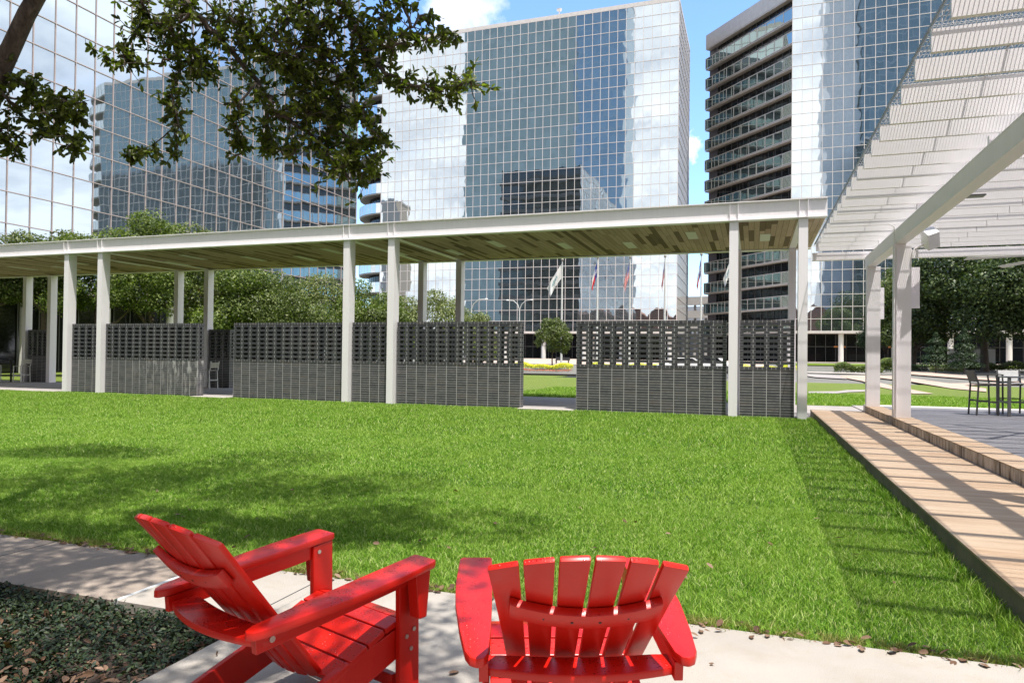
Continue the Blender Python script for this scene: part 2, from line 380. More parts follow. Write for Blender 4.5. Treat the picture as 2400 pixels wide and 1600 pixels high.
# ------------------------------------------------------------------ world and sun
SUN = Vector((.20, -.22, 1)).normalized()
w = bpy.data.worlds.new("World"); scene.world = w; w.use_nodes = True; wt = w.node_tree
class WT(NT):
    def __init__(s): s.t = wt
W = WT(); bg = wt.nodes['Background']
sky = wt.nodes.new('ShaderNodeTexSky'); sky.sky_type = 'NISHITA'; sky.sun_disc = False
sky.sun_elevation = math.asin(SUN.z); sky.sun_rotation = math.atan2(SUN.x, SUN.y); sky.air_density = 1.0; sky.dust_density = .6; sky.ozone_density = 2.0
d = W.n('ShaderNodeTexCoord').outputs['Generated']; dx = W.xyz(d)
den = W.math('ADD', W.math('MAXIMUM', dx[2], 0.0), .16)
cp = W.comb(W.math('DIVIDE', dx[0], den), W.math('DIVIDE', dx[1], den), 0.0)
n1 = W.noise(cp, .85, 9, .56, .25); n2 = W.noise(W.vmath('ADD', cp, (.06, -.06, .0)), .85, 9, .56, .25)
side = W.math('ADD', W.math('MULTIPLY', dx[0], .78), W.math('MULTIPLY', dx[1], -.68))
cov = W.math('MULTIPLY', W.math('ADD', side, .60), .42)
mask = W.ramp(W.math('ADD', n1, cov), [(.62, (0, 0, 0)), (.78, (1, 1, 1))])
shade = W.ramp(W.math('ADD', W.math('SUBTRACT', n2, n1), W.math('MULTIPLY', n1, .35)), [(.08, (.46, .50, .58)), (.22, (.93, .94, .96))])
thin = W.math('MULTIPLY', mask, W.math('MINIMUM', 1.0, W.math('ADD', .25, W.math('MULTIPLY', W.math('MAXIMUM', dx[2], 0.0), 9.0))))
skyc = W.mix(1.0, sky.outputs[0], (.95, 1.12, 1.28), 'MULTIPLY')
SKYS = .135
cl = W.mix(1.0, shade, (.98/SKYS, .97/SKYS, .97/SKYS), 'MULTIPLY')
veil = W.ramp(W.math('ADD', side, W.math('MULTIPLY', n2, .5)), [(.1, (0, 0, 0)), (.7, (.5, .5, .5))])
skyc = W.mix(veil, skyc, (.44/SKYS, .50/SKYS, .62/SKYS))
cd = Vector(ray(1085, 5)).normalized(); cd2 = Vector(ray(1612, 345)).normalized()
def puff(c, lo, hi, sc):
    dp = W.n('ShaderNodeVectorMath', operation='DOT_PRODUCT'); W.put(dp.inputs[0], d); dp.inputs[1].default_value = c
    return W.ramp(W.math('ADD', W.math('MULTIPLY', W.math('SUBTRACT', dp.outputs['Value'], lo), 1/(hi-lo)), W.math('MULTIPLY', W.math('SUBTRACT', W.noise(d, sc, 7, .6), .5), 2.6)), [(.35, (0, 0, 0)), (1.0, (.9, .9, .9))])
mask = W.math('MAXIMUM', mask, W.math('MAXIMUM', puff(cd, .9975, 1.0005, 14), puff(cd2, .9997, 1.0, 60)))
wt.links.new(W.mix(mask, skyc, cl), bg.inputs[0]); bg.inputs[1].default_value = SKYS
sl = bpy.data.lights.new("sun", 'SUN'); sl.energy = 3.6; sl.angle = R(.53); sl.color = (1, .955, .89)
so = bpy.data.objects.new("sun", sl); COL.objects.link(so); so.rotation_euler = SUN.to_track_quat('Z', 'Y').to_euler()
scene.view_settings.view_transform = 'Standard'; scene.view_settings.look = 'None'; scene.view_settings.exposure = 1.08
scene.cycles.max_bounces = 8; scene.cycles.transparent_max_bounces = 6; scene.cycles.use_denoising = True
scene.cycles.caustics_reflective = False; scene.cycles.caustics_refractive = False; scene.cycles.sample_clamp_indirect = 4

# ------------------------------------------------------------------ ground sheets
def sheet(name, x0, x1, y0, y1, dz, mat, **kw):
    ys = sorted({y0, y1} | {y for y in (52, 60, 75, 90, 110, 125) if y0 < y < y1}); b = MB()
    for a, c in zip(ys[:-1], ys[1:]): b.quad((x0, a, gz(a)+dz), (x1, a, gz(a)+dz), (x1, c, gz(c)+dz), (x0, c, gz(c)+dz))
    return b.build(name, mat, kind='structure', **kw)
def poly_sheet(name, pxs, dz, mat, **kw):
    vs = [ground_at(*q) for q in pxs]; vs = [(x, y, z+dz) for x, y, z in vs]
    return MB().add(vs, [tuple(range(len(vs)))]).build(name, mat, kind='structure', **kw)
sheet('ground', -500, 500, -400, 900, -.07, simple('city_ground', (.14, .135, .12), .9, .2, .5))
MB().box(-60, 1.42, 3.98, 19.15, -.06, -.035).build('lawn', M_TURF, kind='structure')
MB().box(-2.55, 14, -4, 3.98, -.2, 0).build('patio_pavement', M_CONC, kind='structure')
MB().box(-3.50, -2.552, 3.16, 3.98, -.2, 0).build('patio_pavement', M_CONC, kind='structure')
MB().box(-30, -3.53, 3.16, 3.98, -.2, -.002).build('concrete_path', M_WALK, kind='structure')
MB().box(-3.53, -3.50, 3.16, 3.98, -.2, .003).build('sealed_joint', simple('white_sealant', (.6, .6, .58), .6), kind='structure')
MB().box(-5.04, -5.03, 3.16, 3.98, -.1, -.0005).box(-2.636, -2.628, 3.16, 3.98, -.1, .0012).box(-7.2, -7.19, 3.16, 3.98, -.1, -.0005).build('pavement_joint', M_DARK, kind='structure')
MB().box(-30, -2.56, -4, 3.14, -.2, -.05).build('planting_bed_soil', M_SOIL, kind='structure')
MB().box(-60, -24.0, 18.72, 18.93, -.06, .012).box(-17.84, -16.38, 18.8, 19.05, -.06, .012).box(-6.28, -4.68, 18.8, 19.05, -.06, .012).box(-60, 3, 19.16, 24.6, -.06, .004, 1).box(-60, -24, 18.931, 19.159, -.06, .004, 1).box(-17.84, -16.38, 19.051, 19.159, -.06, .004, 1).box(-6.28, -4.68, 19.051, 19.159, -.06, .004, 1).build('canopy_walkway', [M_LIGHTP, M_GREYP], kind='structure')
MB().box(3.0, 30, 22.5, 24.9, -.05, .03).box(1.43, 30, 19.9, 22.5, -.05, .006).build('grey_walkway', M_GREYP, kind='structure')
# ramp, coping, deck
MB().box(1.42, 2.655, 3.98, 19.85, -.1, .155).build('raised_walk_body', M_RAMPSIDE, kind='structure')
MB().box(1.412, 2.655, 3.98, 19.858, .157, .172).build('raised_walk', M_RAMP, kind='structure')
t = empty('stone_coping', (2.84, 11, 0), label='low limestone coping wall stained with dark streaks beside the paved deck', cat='coping wall')
b = MB()
for i in range(16): b.box(-.18, .18, -8.0+i*1.03, -8.0+i*1.03+1.024, .0, .325)
b.build('coping_block', M_COPE, t, bevel=.006)
MB().box(-.185, .185, -8.0, 8.47, .3265, .335).build('coping_top', M_RAMP, t)
def deck_mat():
    t = NT('deck_pavers'); p = t.pos(); br = t.n('ShaderNodeTexBrick', offset=.5); x = t.xyz(p)
    t.put(br.inputs['Vector'], t.comb(x[0], x[1], 0.0)); br.inputs['Scale'].default_value = 1; br.inputs['Brick Width'].default_value = .4; br.inputs['Row Height'].default_value = .1
    br.inputs['Mortar Size'].default_value = .004; br.inputs['Color1'].default_value = (.12, .115, .125, 1); br.inputs['Color2'].default_value = (.20, .19, .20, 1); br.inputs['Mortar'].default_value = (.08, .08, .08, 1)
    c = t.mix(.3, br.outputs['Color'], t.noise(p, 60, 3), 'OVERLAY'); return t.fin(c, .75)
MB().box(3.021, 30, -4, 21.8, -.1, .20).build('paved_deck', deck_mat(), kind='structure')
MB().box(3.021, 30, 21.8, 22.5, -.1, .203).build('pale_deck_edge', M_LIGHTP, kind='structure')
# lawns, pool, drive behind the pavilion
sheet('back_lawn', -14, 30, 24.9, 50.4, -.012, M_FARLAWN)
MB().box(-60, -14.01, 24.6, 60, -.05, -.01).build('shaded_lawn', M_FARLAWN, kind='structure')
MB().box(-34, -2, 50.4, 54.6, -.06, -.03).build('pool_water', NT('pool_water').fin((.05, .075, .09), .12), kind='structure')
MB().box(-34, -2, 54.6, 55.0, -.06, .14).build('pool_kerb', M_DARK, kind='structure')
MB().box(3, 90, 99, 121, -.2, .01).build('sunny_lawn', soil_mat('sunlit_lime_lawn', (.17, .26, .02), (.22, .32, .03), (.27, .36, .05)), kind='structure').location.z = gz(111)  # brighter lime colour stands in for sunlight on this far strip
sheet('entrance_drive', -44, 2, 88, 121.9, -.03, M_FARP)
sheet('entrance_drive', -60, 60, 122, 128, -.02, M_FARP)
sheet('access_road', -14, 3, 56, 88, -.03, M_ASPH)
poly_sheet('pale_kerb_path', [(1885, 871.5), (1960, 872.6), (2040, 875.6), (2110, 874), (2110, 875), (2040, 877), (1885, 873)], .02, M_LIGHTP)
poly_sheet('grey_path', [(1885, 876), (1972, 880), (1985, 888), (1912, 884), (1885, 880)], .012, M_GREYP)
poly_sheet('brown_path', [(1970, 880), (2045, 880), (2060, 897), (2100, 906), (2188, 923), (2142, 923), (2060, 907), (2020, 893), (1970, 884)], .02, M_BROWNP)
poly_sheet('brown_path', [(2058, 880), (2110, 883), (2200, 897), (2312, 911), (2312, 919), (2230, 911), (2130, 894), (2060, 886)], .03, M_BROWNP)
poly_sheet('brown_path', [(2110, 871), (2160, 872), (2290, 884), (2400, 892), (2400, 897), (2290, 890), (2160, 880), (2110, 876)], .04, M_BROWNP)
poly_sheet('brown_path', [(2190, 899), (2290, 898), (2400, 897), (2400, 901), (2290, 902), (2225, 905)], .025, M_BROWNP)
poly_sheet('grey_path', [(1895, 917.5), (1960, 917), (1985, 914), (2050, 913), (2062, 916), (1990, 919), (1960, 922), (1895, 922)], .012, M_GREYP)

# ------------------------------------------------------------------ grass
def clip_xy(n, x0, x1, y0, y1, keep):
    x = rng.uniform(x0, x1, n); y = rng.uniform(y0, y1, n); k = keep(x, y); return x[k], y[k]
def blades(xy, hmin, hmax, wid, seg2, z0=-.03, lean=1.2):
    x, y = xy; n = len(x); h = rng.uniform(hmin, hmax, n)*(.8+.4*np.sin(x*1.3+2*np.sin(y*.9))**2*.6); a = rng.uniform(0, 2*np.pi, n); wd = wid*rng.uniform(.7, 1.3, n)
    la = rng.uniform(0, 2*np.pi, n); ln = rng.uniform(.15, lean, n)*h
    cx, sx = np.cos(a)*wd/2, np.sin(a)*wd/2; lx, ly = np.cos(la)*ln, np.sin(la)*ln
    z = np.full(n, z0)
    if seg2:
        V = np.stack([np.stack([x-cx, y-sx, z], 1), np.stack([x+cx, y+sx, z], 1),
                      np.stack([x+cx*.8+lx*.35, y+sx*.8+ly*.35, z+h*.6], 1), np.stack([x-cx*.8+lx*.35, y-sx*.8+ly*.35, z+h*.6], 1),
                      np.stack([x+lx*1.1, y+ly*1.1, z+h*.95], 1)], 1).reshape(-1, 3)
        i = np.arange(n)*5
        F = np.stack([i, i+1, i+2, i, i+2, i+3, i+3, i+2, i+4], 1).ravel()
    else:
        V = np.stack([np.stack([x-cx, y-sx, z], 1), np.stack([x+cx, y+sx, z], 1), np.stack([x+lx, y+ly, z+h], 1)], 1).reshape(-1, 3)
        F = np.arange(n*3)
    return V, F
def view_ok(x, y):                       # keep what a camera near the photograph's could see
    return (x > -1.62*y-1.5)
parts_g = [blades(clip_xy(620000, -14, 1.42, 3.985, 7.4, view_ok), .022, .052, .0046, True),
           blades(clip_xy(380000, -20, 1.42, 7.4, 12, view_ok), .025, .055, .0075, True),
           blades(clip_xy(260000, -30, 1.42, 12, 19.12, lambda x, y: view_ok(x, y) & ~((y > 18.75) & ((x < -23.9) | ((x > -17.84) & (x < -16.38)) | ((x > -6.28) & (x < -4.68))))), .04, .075, .016, False),
           blades(clip_xy(5000, -8, 1.42, 3.96, 4.08, view_ok), .03, .08, .005, True, lean=1.3),
           blades(clip_xy(9000, 1.30, 1.42, 4, 19, lambda x, y: x > 0), .06, .14, .007, True, lean=.8),
           blades(clip_xy(90000, -12, 14, 24.9, 33, lambda x, y: x > -9), .06, .12, .024, False, 0)]
V = []; F = []; o_ = 0
for v, f in parts_g: V.append(v); F.append(f+o_); o_ += len(v)
link('lawn_grass', raw_mesh('lawn_grass', np.concatenate(V), np.concatenate(F), 3, M_GRASS), kind='stuff', label='bright green mown grass covering the lawn')

def leaf_cloud(P, N, size, mat, name, asp=.5, fold=True, rim=None):
    """P positions (n,3), N approx normals (n,3): oval folded leaves"""
    n = len(P); N = N/(np.linalg.norm(N, axis=1, keepdims=True)+1e-9)
    t = rng.normal(size=(n, 3)); A = np.cross(N, t); A /= (np.linalg.norm(A, axis=1, keepdims=True)+1e-9); B = np.cross(N, A)
    s = (size*rng.uniform(.7, 1.3, n))[:, None]
    return P, A*s, B*s*asp, N*s
def quads_from(P, A, B, N):
    n = len(P); V = np.stack([P-A*.5, P-B*.5+N*.06, P+A*.5, P+B*.5+N*.06], 1).reshape(-1, 3); return V, np.arange(4*n)
def ovals_from(P, A, B, N):          # 8-vertex leaf folded along its midrib, tip drooping
    prof = [(0, .0), (.22, .62), (.55, 1.0), (.82, .72), (1.0, .0)]
    ring = [(u, 0, 0) for u in (0,)]; Vs = []
    pts = [(0, 0, 0), (.25, .38, .05), (.6, .5, .04), (.88, .3, -.02), (1, 0, -.08), (.88, -.3, -.02), (.6, -.5, .04), (.25, -.38, .05), (.55, 0, -.045)]
    Vs = np.stack([P+A*u+B*v+N*w_ for u, v, w_ in pts], 1).reshape(-1, 3)
    n = len(P); i = np.arange(n)*9
    F = np.stack([i, i+1, i+8, i+1, i+2, i+8, i+2, i+3, i+8, i+3, i+4, i+8, i+4, i+5, i+8, i+5, i+6, i+8, i+6, i+7, i+8, i+7, i, i+8], 1).ravel()
    return Vs, F
# jasmine ground cover and leaf litter
def bed_keep(x, y): return (x > -1.7*y-2.5) & (y < 3.14-.02*np.sin(x*9))
x, y = clip_xy(52000, -8, -2.6, 1.5, 3.16, bed_keep)
dens = np.clip((y-2.0+.35*np.sin(x*3.1)+.25*np.sin(x*7+y*5))/.5, .05, 1); k = rng.uniform(0, 1, len(x)) < dens; x, y = x[k], y[k]
P = np.stack([x, y, -.048+.052*rng.uniform(0, 1, len(x))**.7*np.clip((y-1.9)*1.2, .3, 1)], 1); N = rng.normal(size=P.shape)*.55+np.array([0, 0, 1.])
link('ground_cover', raw_mesh('ground_cover', *ovals_from(*leaf_cloud(P, N, .026, None, '')), 3, M_COVER), kind='stuff', label='dark green ground cover vines in the planting bed')
x, y = clip_xy(16000, -8, -2.58, 1.3, 3.12, bed_keep)
k = rng.uniform(0, 1, len(x)) < np.clip((2.75-y)/.9, .10, .8); x, y = x[k], y[k]
P = np.stack([x, y, -.045+.022*rng.uniform(0, 1, len(x))], 1); N = rng.normal(size=P.shape)*.45+np.array([0, 0, 1.])
xs_ = rng.uniform(-6, 1.3, 260); Pe = np.stack([xs_, 3.985+rng.normal(size=260)*.03, np.full(260, .004)], 1); xl = rng.uniform(-6, 1.2, 90); Pl = np.stack([xl, rng.uniform(2.2, 7, 90), np.where(False, 0, .012)+np.zeros(90)], 1)
Pl = Pl[(Pl[:, 1] > 4.05) | (Pl[:, 0] > -2.5)]
Px = np.concatenate([Pe, Pl]); Nx = rng.normal(size=Px.shape)*.35+np.array([0, 0, 1.]); P = np.concatenate([P, Px]); N = np.concatenate([N, Nx])
link('fallen_leaves', raw_mesh('fallen_leaves', *ovals_from(*leaf_cloud(P, N, .052, None, '')), 3, M_DEAD), kind='stuff', label='brown fallen oak leaves littering the planting bed')

# ------------------------------------------------------------------ trees
def crown_mesh(name, rad, hgt, n, leaf, mat, blobs=26, seed=0, flat=.0, up=.35):
    r = np.random.default_rng(seed)
    th = r.uniform(0, 2*np.pi, blobs); ph = np.arccos(r.uniform(-.55, 1, blobs)); rr = r.uniform(.35, .86, blobs)**.6
    C = np.stack([np.sin(ph)*np.cos(th)*rad*rr, np.sin(ph)*np.sin(th)*rad*rr, np.cos(ph)*hgt*rr], 1)
    br = r.uniform(.20, .42, blobs)*rad
    w_ = br**2; idx = r.choice(blobs, n, p=w_/w_.sum())
    D = r.normal(size=(n, 3)); D /= np.linalg.norm(D, axis=1, keepdims=True); q = r.uniform(.45, 1.12, n)**.5*r.choice([1, 1, 1, 1.22], n)
    P = C[idx]+D*(br[idx]*q)[:, None]*np.array([1, 1, .78]); N = D+r.normal(size=(n, 3))*.75+np.array([0, 0, up])
    return C, raw_mesh(name, *quads_from(*leaf_cloud(P, N, leaf, mat, name, .55)), 4, mat)
def make_tree(x, y, top, rad, mat, label, cat='tree', name='oak_tree', n=9000, leaf=.17, z0=None, clear=None, trunk_r=.16, seed=0, group=None, multi=1, hfac=None):
    z0 = gz(y) if z0 is None else z0; H = top-z0
    hg = hfac if hfac else min(H*.50, rad*1.5); cz = H-hg*1.0
    t = empty(name, (x, y, z0), label=label, cat=cat, group=group)
    C, me = crown_mesh('crown', rad, hg, int(n*1.7), leaf, mat, 34, seed)
    me.transform(Matrix.Translation((0, 0, cz))); link('crown', me, t)
    b = MB(); rnd = random.Random(seed); lo = max(.5, cz-hg*.55)
    for m_ in range(multi):
        ox = rnd.uniform(-.12, .12)*multi; fork = lo*rnd.uniform(.7, .95)
        b.tube([(0, 0, -.1), (ox*.4, 0, fork*.5), (ox, rnd.uniform(-.1, .1), fork)], [trunk_r*1.25, trunk_r, trunk_r*.85], 9)
        for j in range(4):
            c = C[rnd.randrange(len(C))]; e = np.array([c[0], c[1], c[2]+cz])
            s_ = np.array([ox, 0, fork*.97]); mid = (s_+e)/2+np.array([0, 0, -.12*H*.3])
            b.tube([s_, mid, e], [trunk_r*.7, trunk_r*.42, trunk_r*.12], 6)
    b.build('trunk', M_BARK, t, smooth=True)
    return t
G1 = 'trees behind the canopy'
make_tree(-41.3, 28.6, 7.9, 2.6, M_LEAFA, 'small oak with a forked pale trunk at the far left behind the bar table', seed=1, trunk_r=.11, hfac=2.2, group=G1, n=11000)
make_tree(-39.6, 30.2, 9.4, 2.3, M_LEAFA, 'oak with its tip showing above the canopy near its left end', seed=2, group=G1)
make_tree(-36.6, 31.2, 9.3, 2.6, M_LEAFG, 'bushy oak behind the first pair of front canopy posts', seed=3, group=G1)
make_tree(-34.6, 33.4, 10.3, 2.8, M_LEAFG, 'oak rising highest above the canopy roof in front of the glass tower', seed=4, group=G1, n=11000)
make_tree(-34.2, 36.2, 10.3, 2.8, M_LEAFB, 'pale green oak beside the tallest one above the canopy roof', seed=5, group=G1)
make_tree(-31.0, 36.5, 7.3, 2.9, M_LEAFG, 'dense oak seen over the left brick wall beside the rear posts', seed=6, group=G1, n=12000)
make_tree(-29.2, 38.5, 7.0, 3.1, M_LEAFA, 'dense oak seen over the middle of the long brick wall', seed=7, group=G1, n=12000)
make_tree(-29.6, 43, 7.6, 3.6, M_LEAFB, 'pale green oak below the balconied edge of the glass tower', seed=8, group=G1, n=13000)
make_tree(-27.0, 45, 6.8, 3.0, M_LEAFG, 'bright green oak between the middle pair of front canopy posts', seed=9, group=G1, n=11000)
make_tree(-24.6, 44, 5.4, 2.2, M_LEAFA, 'low dark oak just right of the middle front canopy posts', seed=10, group=G1)
make_tree(-28.6, 61, 8.3, 4.0, M_LEAFB, 'spreading olive green oak with visible limbs between rear posts', seed=11, group=G1, n=12000, leaf=.2, multi=3)
make_tree(-20.6, 51, 4.9, 1.9, M_LEAFB, 'pale olive bushy tree beside the single arm street lamp', seed=12, group=G1, leaf=.15)
make_tree(-19.6, 70, 5.6, 1.75, M_LEAFA, 'young slim tree beside the flagpole with the white flag', seed=13, n=5000, leaf=.18, trunk_r=.07, hfac=2.3, name='young_tree')
G2 = 'trees right of the pergola'
make_tree(22.5, 84, 15.6, 7.6, M_LEAFM, 'large dark spreading oak behind the pergola posts on the right', seed=21, group=G2, n=26000, leaf=.32, trunk_r=.35, hfac=7.0)
make_tree(17.2, 90, 12.5, 4.4, M_LEAFA, 'smaller lighter oak in front of the lobby right of the near pergola post', seed=22, group=G2, n=14000, leaf=.28, trunk_r=.25, hfac=5.9)
make_tree(27.5, 82, 15.6, 6.8, M_LEAFM, 'dark oak with a thick leaning trunk at the right picture edge', seed=23, group=G2, n=24000, leaf=.3, trunk_r=.5, hfac=6.8)
make_tree(14.6, 92, 8.6, 2.9, M_LEAFD, 'dark shrubby tree between the two pergola posts', seed=24, group=G2, n=7000, leaf=.2, trunk_r=.12)
def cone_tree(x, y, h, r, label, seed):
    t = empty('conical_evergreen', (x, y, gz(y)), label=label, cat='evergreen tree', group='conical evergreens')
    q = np.random.default_rng(seed); n = 5000; u = q.uniform(0, 1, n); a = q.uniform(0, 2*np.pi, n); rr = r*(1-u)**.8*q.uniform(.5, 1.1, n)*(1+.25*np.sin(u*28))
    P = np.stack([rr*np.cos(a), rr*np.sin(a), .55+u*(h-.55)], 1); N = np.stack([np.cos(a), np.sin(a), q.normal(size=n)*.6+.4], 1)+q.normal(size=(n, 3))*.4
    link('crown', raw_mesh('crown', *quads_from(*leaf_cloud(P, N, .17, None, '')), 4, M_LEAFD), t)
    MB().tube([(0, 0, -.1), (0, 0, 1.2)], [.06, .04], 7).build('trunk', M_BARK, t)
cone_tree(16.6, 77, 3.9, 1.5, 'left one of two dark conical evergreens by the white screen', 31)
cone_tree(18.7, 76, 4.4, 1.4, 'right one of two dark conical evergreens by the white screen', 32)
def shrub_row(name, px0, px1, py, h, dep, mat, label, cat, n=2500, leaf=.12, group=None, box=False, blob=1.0):
    a = ground_at(px0, py); c = ground_at(px1, py); L = c[0]-a[0]; ym = (a[1]+c[1])/2
    t_ = np.random.default_rng(int(px0)); u = t_.uniform(0, 1, n); v = t_.uniform(-.5, .5, n)
    if box: z = h*t_.uniform(.05, 1, n); edge = t_.integers(0, 3, n); v = np.where(edge == 0, -.5, v); z = np.where(edge == 1, h, z)
    else: z = h*np.abs(t_.uniform(0, 1, n))**.5*(.72+.28*np.sin(u*L*2.1/blob)*np.sin(u*L*.8+1))
    P = np.stack([u*L, v*dep, z], 1); N = np.stack([t_.normal(size=n)*.5, -np.ones(n)*.4, np.ones(n)], 1)+t_.normal(size=(n, 3))*.5
    o = link(name, raw_mesh(name, *quads_from(*leaf_cloud(P, N, leaf, None, '', .6)), 4, mat), label=label, cat=cat, group=group)
    o.location = (a[0], ym, gz(ym)); return o
shrub_row('flower_hedge', 1195, 1350, 864.5, .68, 1.6, M_YEL, 'bright yellow flowering hedge beyond the lawn in the wall gap', 'flower hedge', 5200, .12)
shrub_row('flower_hedge', 1355, 1875, 865, .62, 1.6, M_YEL, 'yellow flowering hedge mostly hidden behind the brick wall', 'flower hedge', 9000, .12)
shrub_row('flower_bed', 1195, 1345, 869.5, .22, 1.6, M_REDF, 'low bed of scattered red flowers in front of the yellow hedge', 'flower bed', 2600, .08)
shrub_row('low_hedge', 1958, 2062, 873.5, 1.0, 1.8, M_LEAFG, 'rounded green hedge between wide post and pale path', 'hedge', 5200, .15)
shrub_row('low_hedge', 2062, 2108, 872.5, 1.4, 2.2, M_LEAFG, 'taller green shrub clump between the two pergola posts', 'hedge', 3600, .15)
shrub_row('clipped_hedge', 2134, 2155, 868.5, .55, 1, M_LEAFD, 'clipped dark box hedge right of the near pergola post', 'hedge', 1500, .1, box=True)
shrub_row('clipped_hedge', 2159, 2172, 868.5, .55, 1, M_LEAFD, 'short clipped box hedge second from the near pergola post', 'hedge', 900, .1, box=True)
shrub_row('leafy_plants', 2185, 2250, 872, .6, 1.5, M_LEAFB, 'pale leafy planting below the conical evergreens', 'plants', 1600, .14)
shrub_row('leafy_plants', 2255, 2400, 868, 1.1, 2.5, M_LEAFG, 'dark leafy planting behind the bar table on the deck', 'plants', 6000, .18)
# ------------------------------------------------------------------ canopy
CF = [-35.2, -33.6, -23.86, -22.24, -12.09, -10.53, -.60, 1.06]
XR = 1.72; XL = -40; YF, YB = 18.90, 24.5; Z0, Z1 = 5.02, 5.50
t = empty('steel_canopy', (0, YF, 0), label='long flat white steel canopy with plank soffit standing on paired slender posts', cat='canopy')
def loc(o, off): return o
def P_(b, name, mat, par, **kw):
    o = b.build(name, mat, par, **kw); o.matrix_parent_inverse = Matrix.Translation(par.location).inverted() if not par.parent else o.matrix_parent_inverse
    return o
b = MB().box(XL, XR, YF, YF+.25, Z1-.022, Z1).box(XL, XR, YF, YF+.25, Z0, Z0+.022).box(XL, XR, YF+.062, YF+.08, Z0+.0225, Z1-.0225)
for x in CF:
    for dx in (0.004, .206): b.box(x+dx, x+dx+.014, YF+.004, YF+.061, Z0+.023, Z1-.023)
P_(b, 'fascia_beam', M_WHITE, t)
b = MB().box(XL, XR, YB-.25, YB, Z1-.022, Z1).box(XL, XR, YB-.25, YB, Z0, Z0+.022).box(XL, XR, YB-.08, YB-.062, Z0+.0225, Z1-.0225)
P_(b, 'fascia_beam', M_WHITE, t)
P_(MB().box(XR-.02, XR, YF+.252, YB-.252, Z0+.03, Z1-.03), 'fascia_beam', M_WHITE, t)
P_(MB().box(XL, XR-.022, YF+.252, YB-.252, Z0+.03, Z0+.07), 'soffit', M_SOFFIT, t)
P_(MB().box(XL, XR-.022, YF+.1, YB-.1, Z1-.06, Z1-.03), 'roof_deck', M_SLABL, t)
for x in CF[2:]: P_(MB().box(x+.01, x+.21, YF+.39, 24.118, Z0+.012, Z0+.0295), 'soffit_trim', M_WHITE, t)
for y0 in (18.955, 24.12):
    for x in CF[(0 if y0 > 20 else 2):]:
        xx = x
        if y0 > 20 and x < -30: xx = x+2.2
        bb = MB().box(xx, xx+.22, y0, y0+.33, -.06, Z0-.002)
        P_(bb, 'post', M_WHITE, t)
for i in range(16):
    x = .17-2.02*i; y = (21.9, 21.0, 22.3)[i % 3]
    P_(MB().box(x, x+.28, y-.6, y+.6, Z0+.018, Z0+.03), 'ceiling_light', simple('frosted_panel', (.66, .66, .58), .5, .02) if i == 0 else bpy.data.materials['frosted_panel'], t)

# ------------------------------------------------------------------ charcoal brick screen walls
def brick_wall(x0, x1, yf, label, stain=False, thick=.29, ret=0):
    L = x1-x0; n = max(2, round(L/BW)); s = L/n
    t = empty('brick_wall', (x0, yf, 0), label=label, cat='brick wall', group='charcoal brick screen walls')
    sx = L/(n*BW)
    def put(b, name, mats):
        o = b.build(name, mats, t, bevel=0); o.scale = (sx, 1, 1); return o
    Lb = n*BW; zb = 17*CO
    put(MB().box(0, Lb, 0, thick, -.06, zb), 'plain_courses', M_BRICKS if stain else M_BRICK)
    b = MB().box(0, Lb, -.004, thick+.004, zb+.001, zb+.07, 0)
    z = zb+.071
    for r_i in range(15):
        if r_i % 2:
            b.box(0, Lb, .0, thick, z, z+CO, 1)
        else:
            # half-brick piers over every joint; thin full-height ends
            for xa, xb in [(0, .09), (Lb-.09, Lb)]+[(k*BW-.064, k*BW+.064) for k in range(1, n)]:
                for ya, yb in ((0, .10), (thick-.10, thick)): b.box(xa, xb, ya, yb, z+.011, z+CO-.011, 2); b.box(xa+.001, xb-.001, ya+.003, yb-.003, z+.0005, z+.0105, 3); b.box(xa+.001, xb-.001, ya+.003, yb-.003, z+CO-.0105, z+CO-.0005, 3)
        z += CO
    o = put(b, 'open_courses', [M_HEAD, M_COURSE, M_PIER, M_MORTAR])
    put(MB().box(0, Lb, 0, thick, z, z+CO, 0).box(0, Lb, -.004, thick+.004, z+CO+.0005, z+CO+.072, 1), 'cap_course', [M_COURSE, M_HEAD])
    return t
YW = 19.13
brick_wall(-23.62, -22.27, YW, 'short perforated charcoal brick wall between the left pair of front posts')
brick_wall(-21.99, -17.86, YW, 'perforated charcoal brick wall with white lime stains right of the left posts', stain=True)
brick_wall(-16.36, -12.13, YW, 'perforated charcoal brick wall ending at the middle pair of front posts')
brick_wall(-11.84, -10.57, YW, 'short perforated charcoal brick wall between the middle pair of front posts')
brick_wall(-10.27, -6.30, YW, 'perforated charcoal brick wall left of the open gap with yellow hedge')
brick_wall(-4.66, -.66, YW, 'perforated charcoal brick wall right of the open gap below the flags')
brick_wall(-.33, .99, YW, 'short perforated charcoal brick wall between the right pair of front posts')
brick_wall(-32.72, -31.45, 24.2, 'dark brick wall in shade between rear posts behind the bar table')
brick_wall(-23.60, -22.28, 24.2, 'shaded rear brick wall directly behind the left front posts')
brick_wall(-22.0, -20.9, 24.2, 'narrow dark rear brick wall behind the lone white bar chair')
brick_wall(-11.84, -10.57, 24.2, 'rear brick wall seen only through the middle wall openings')

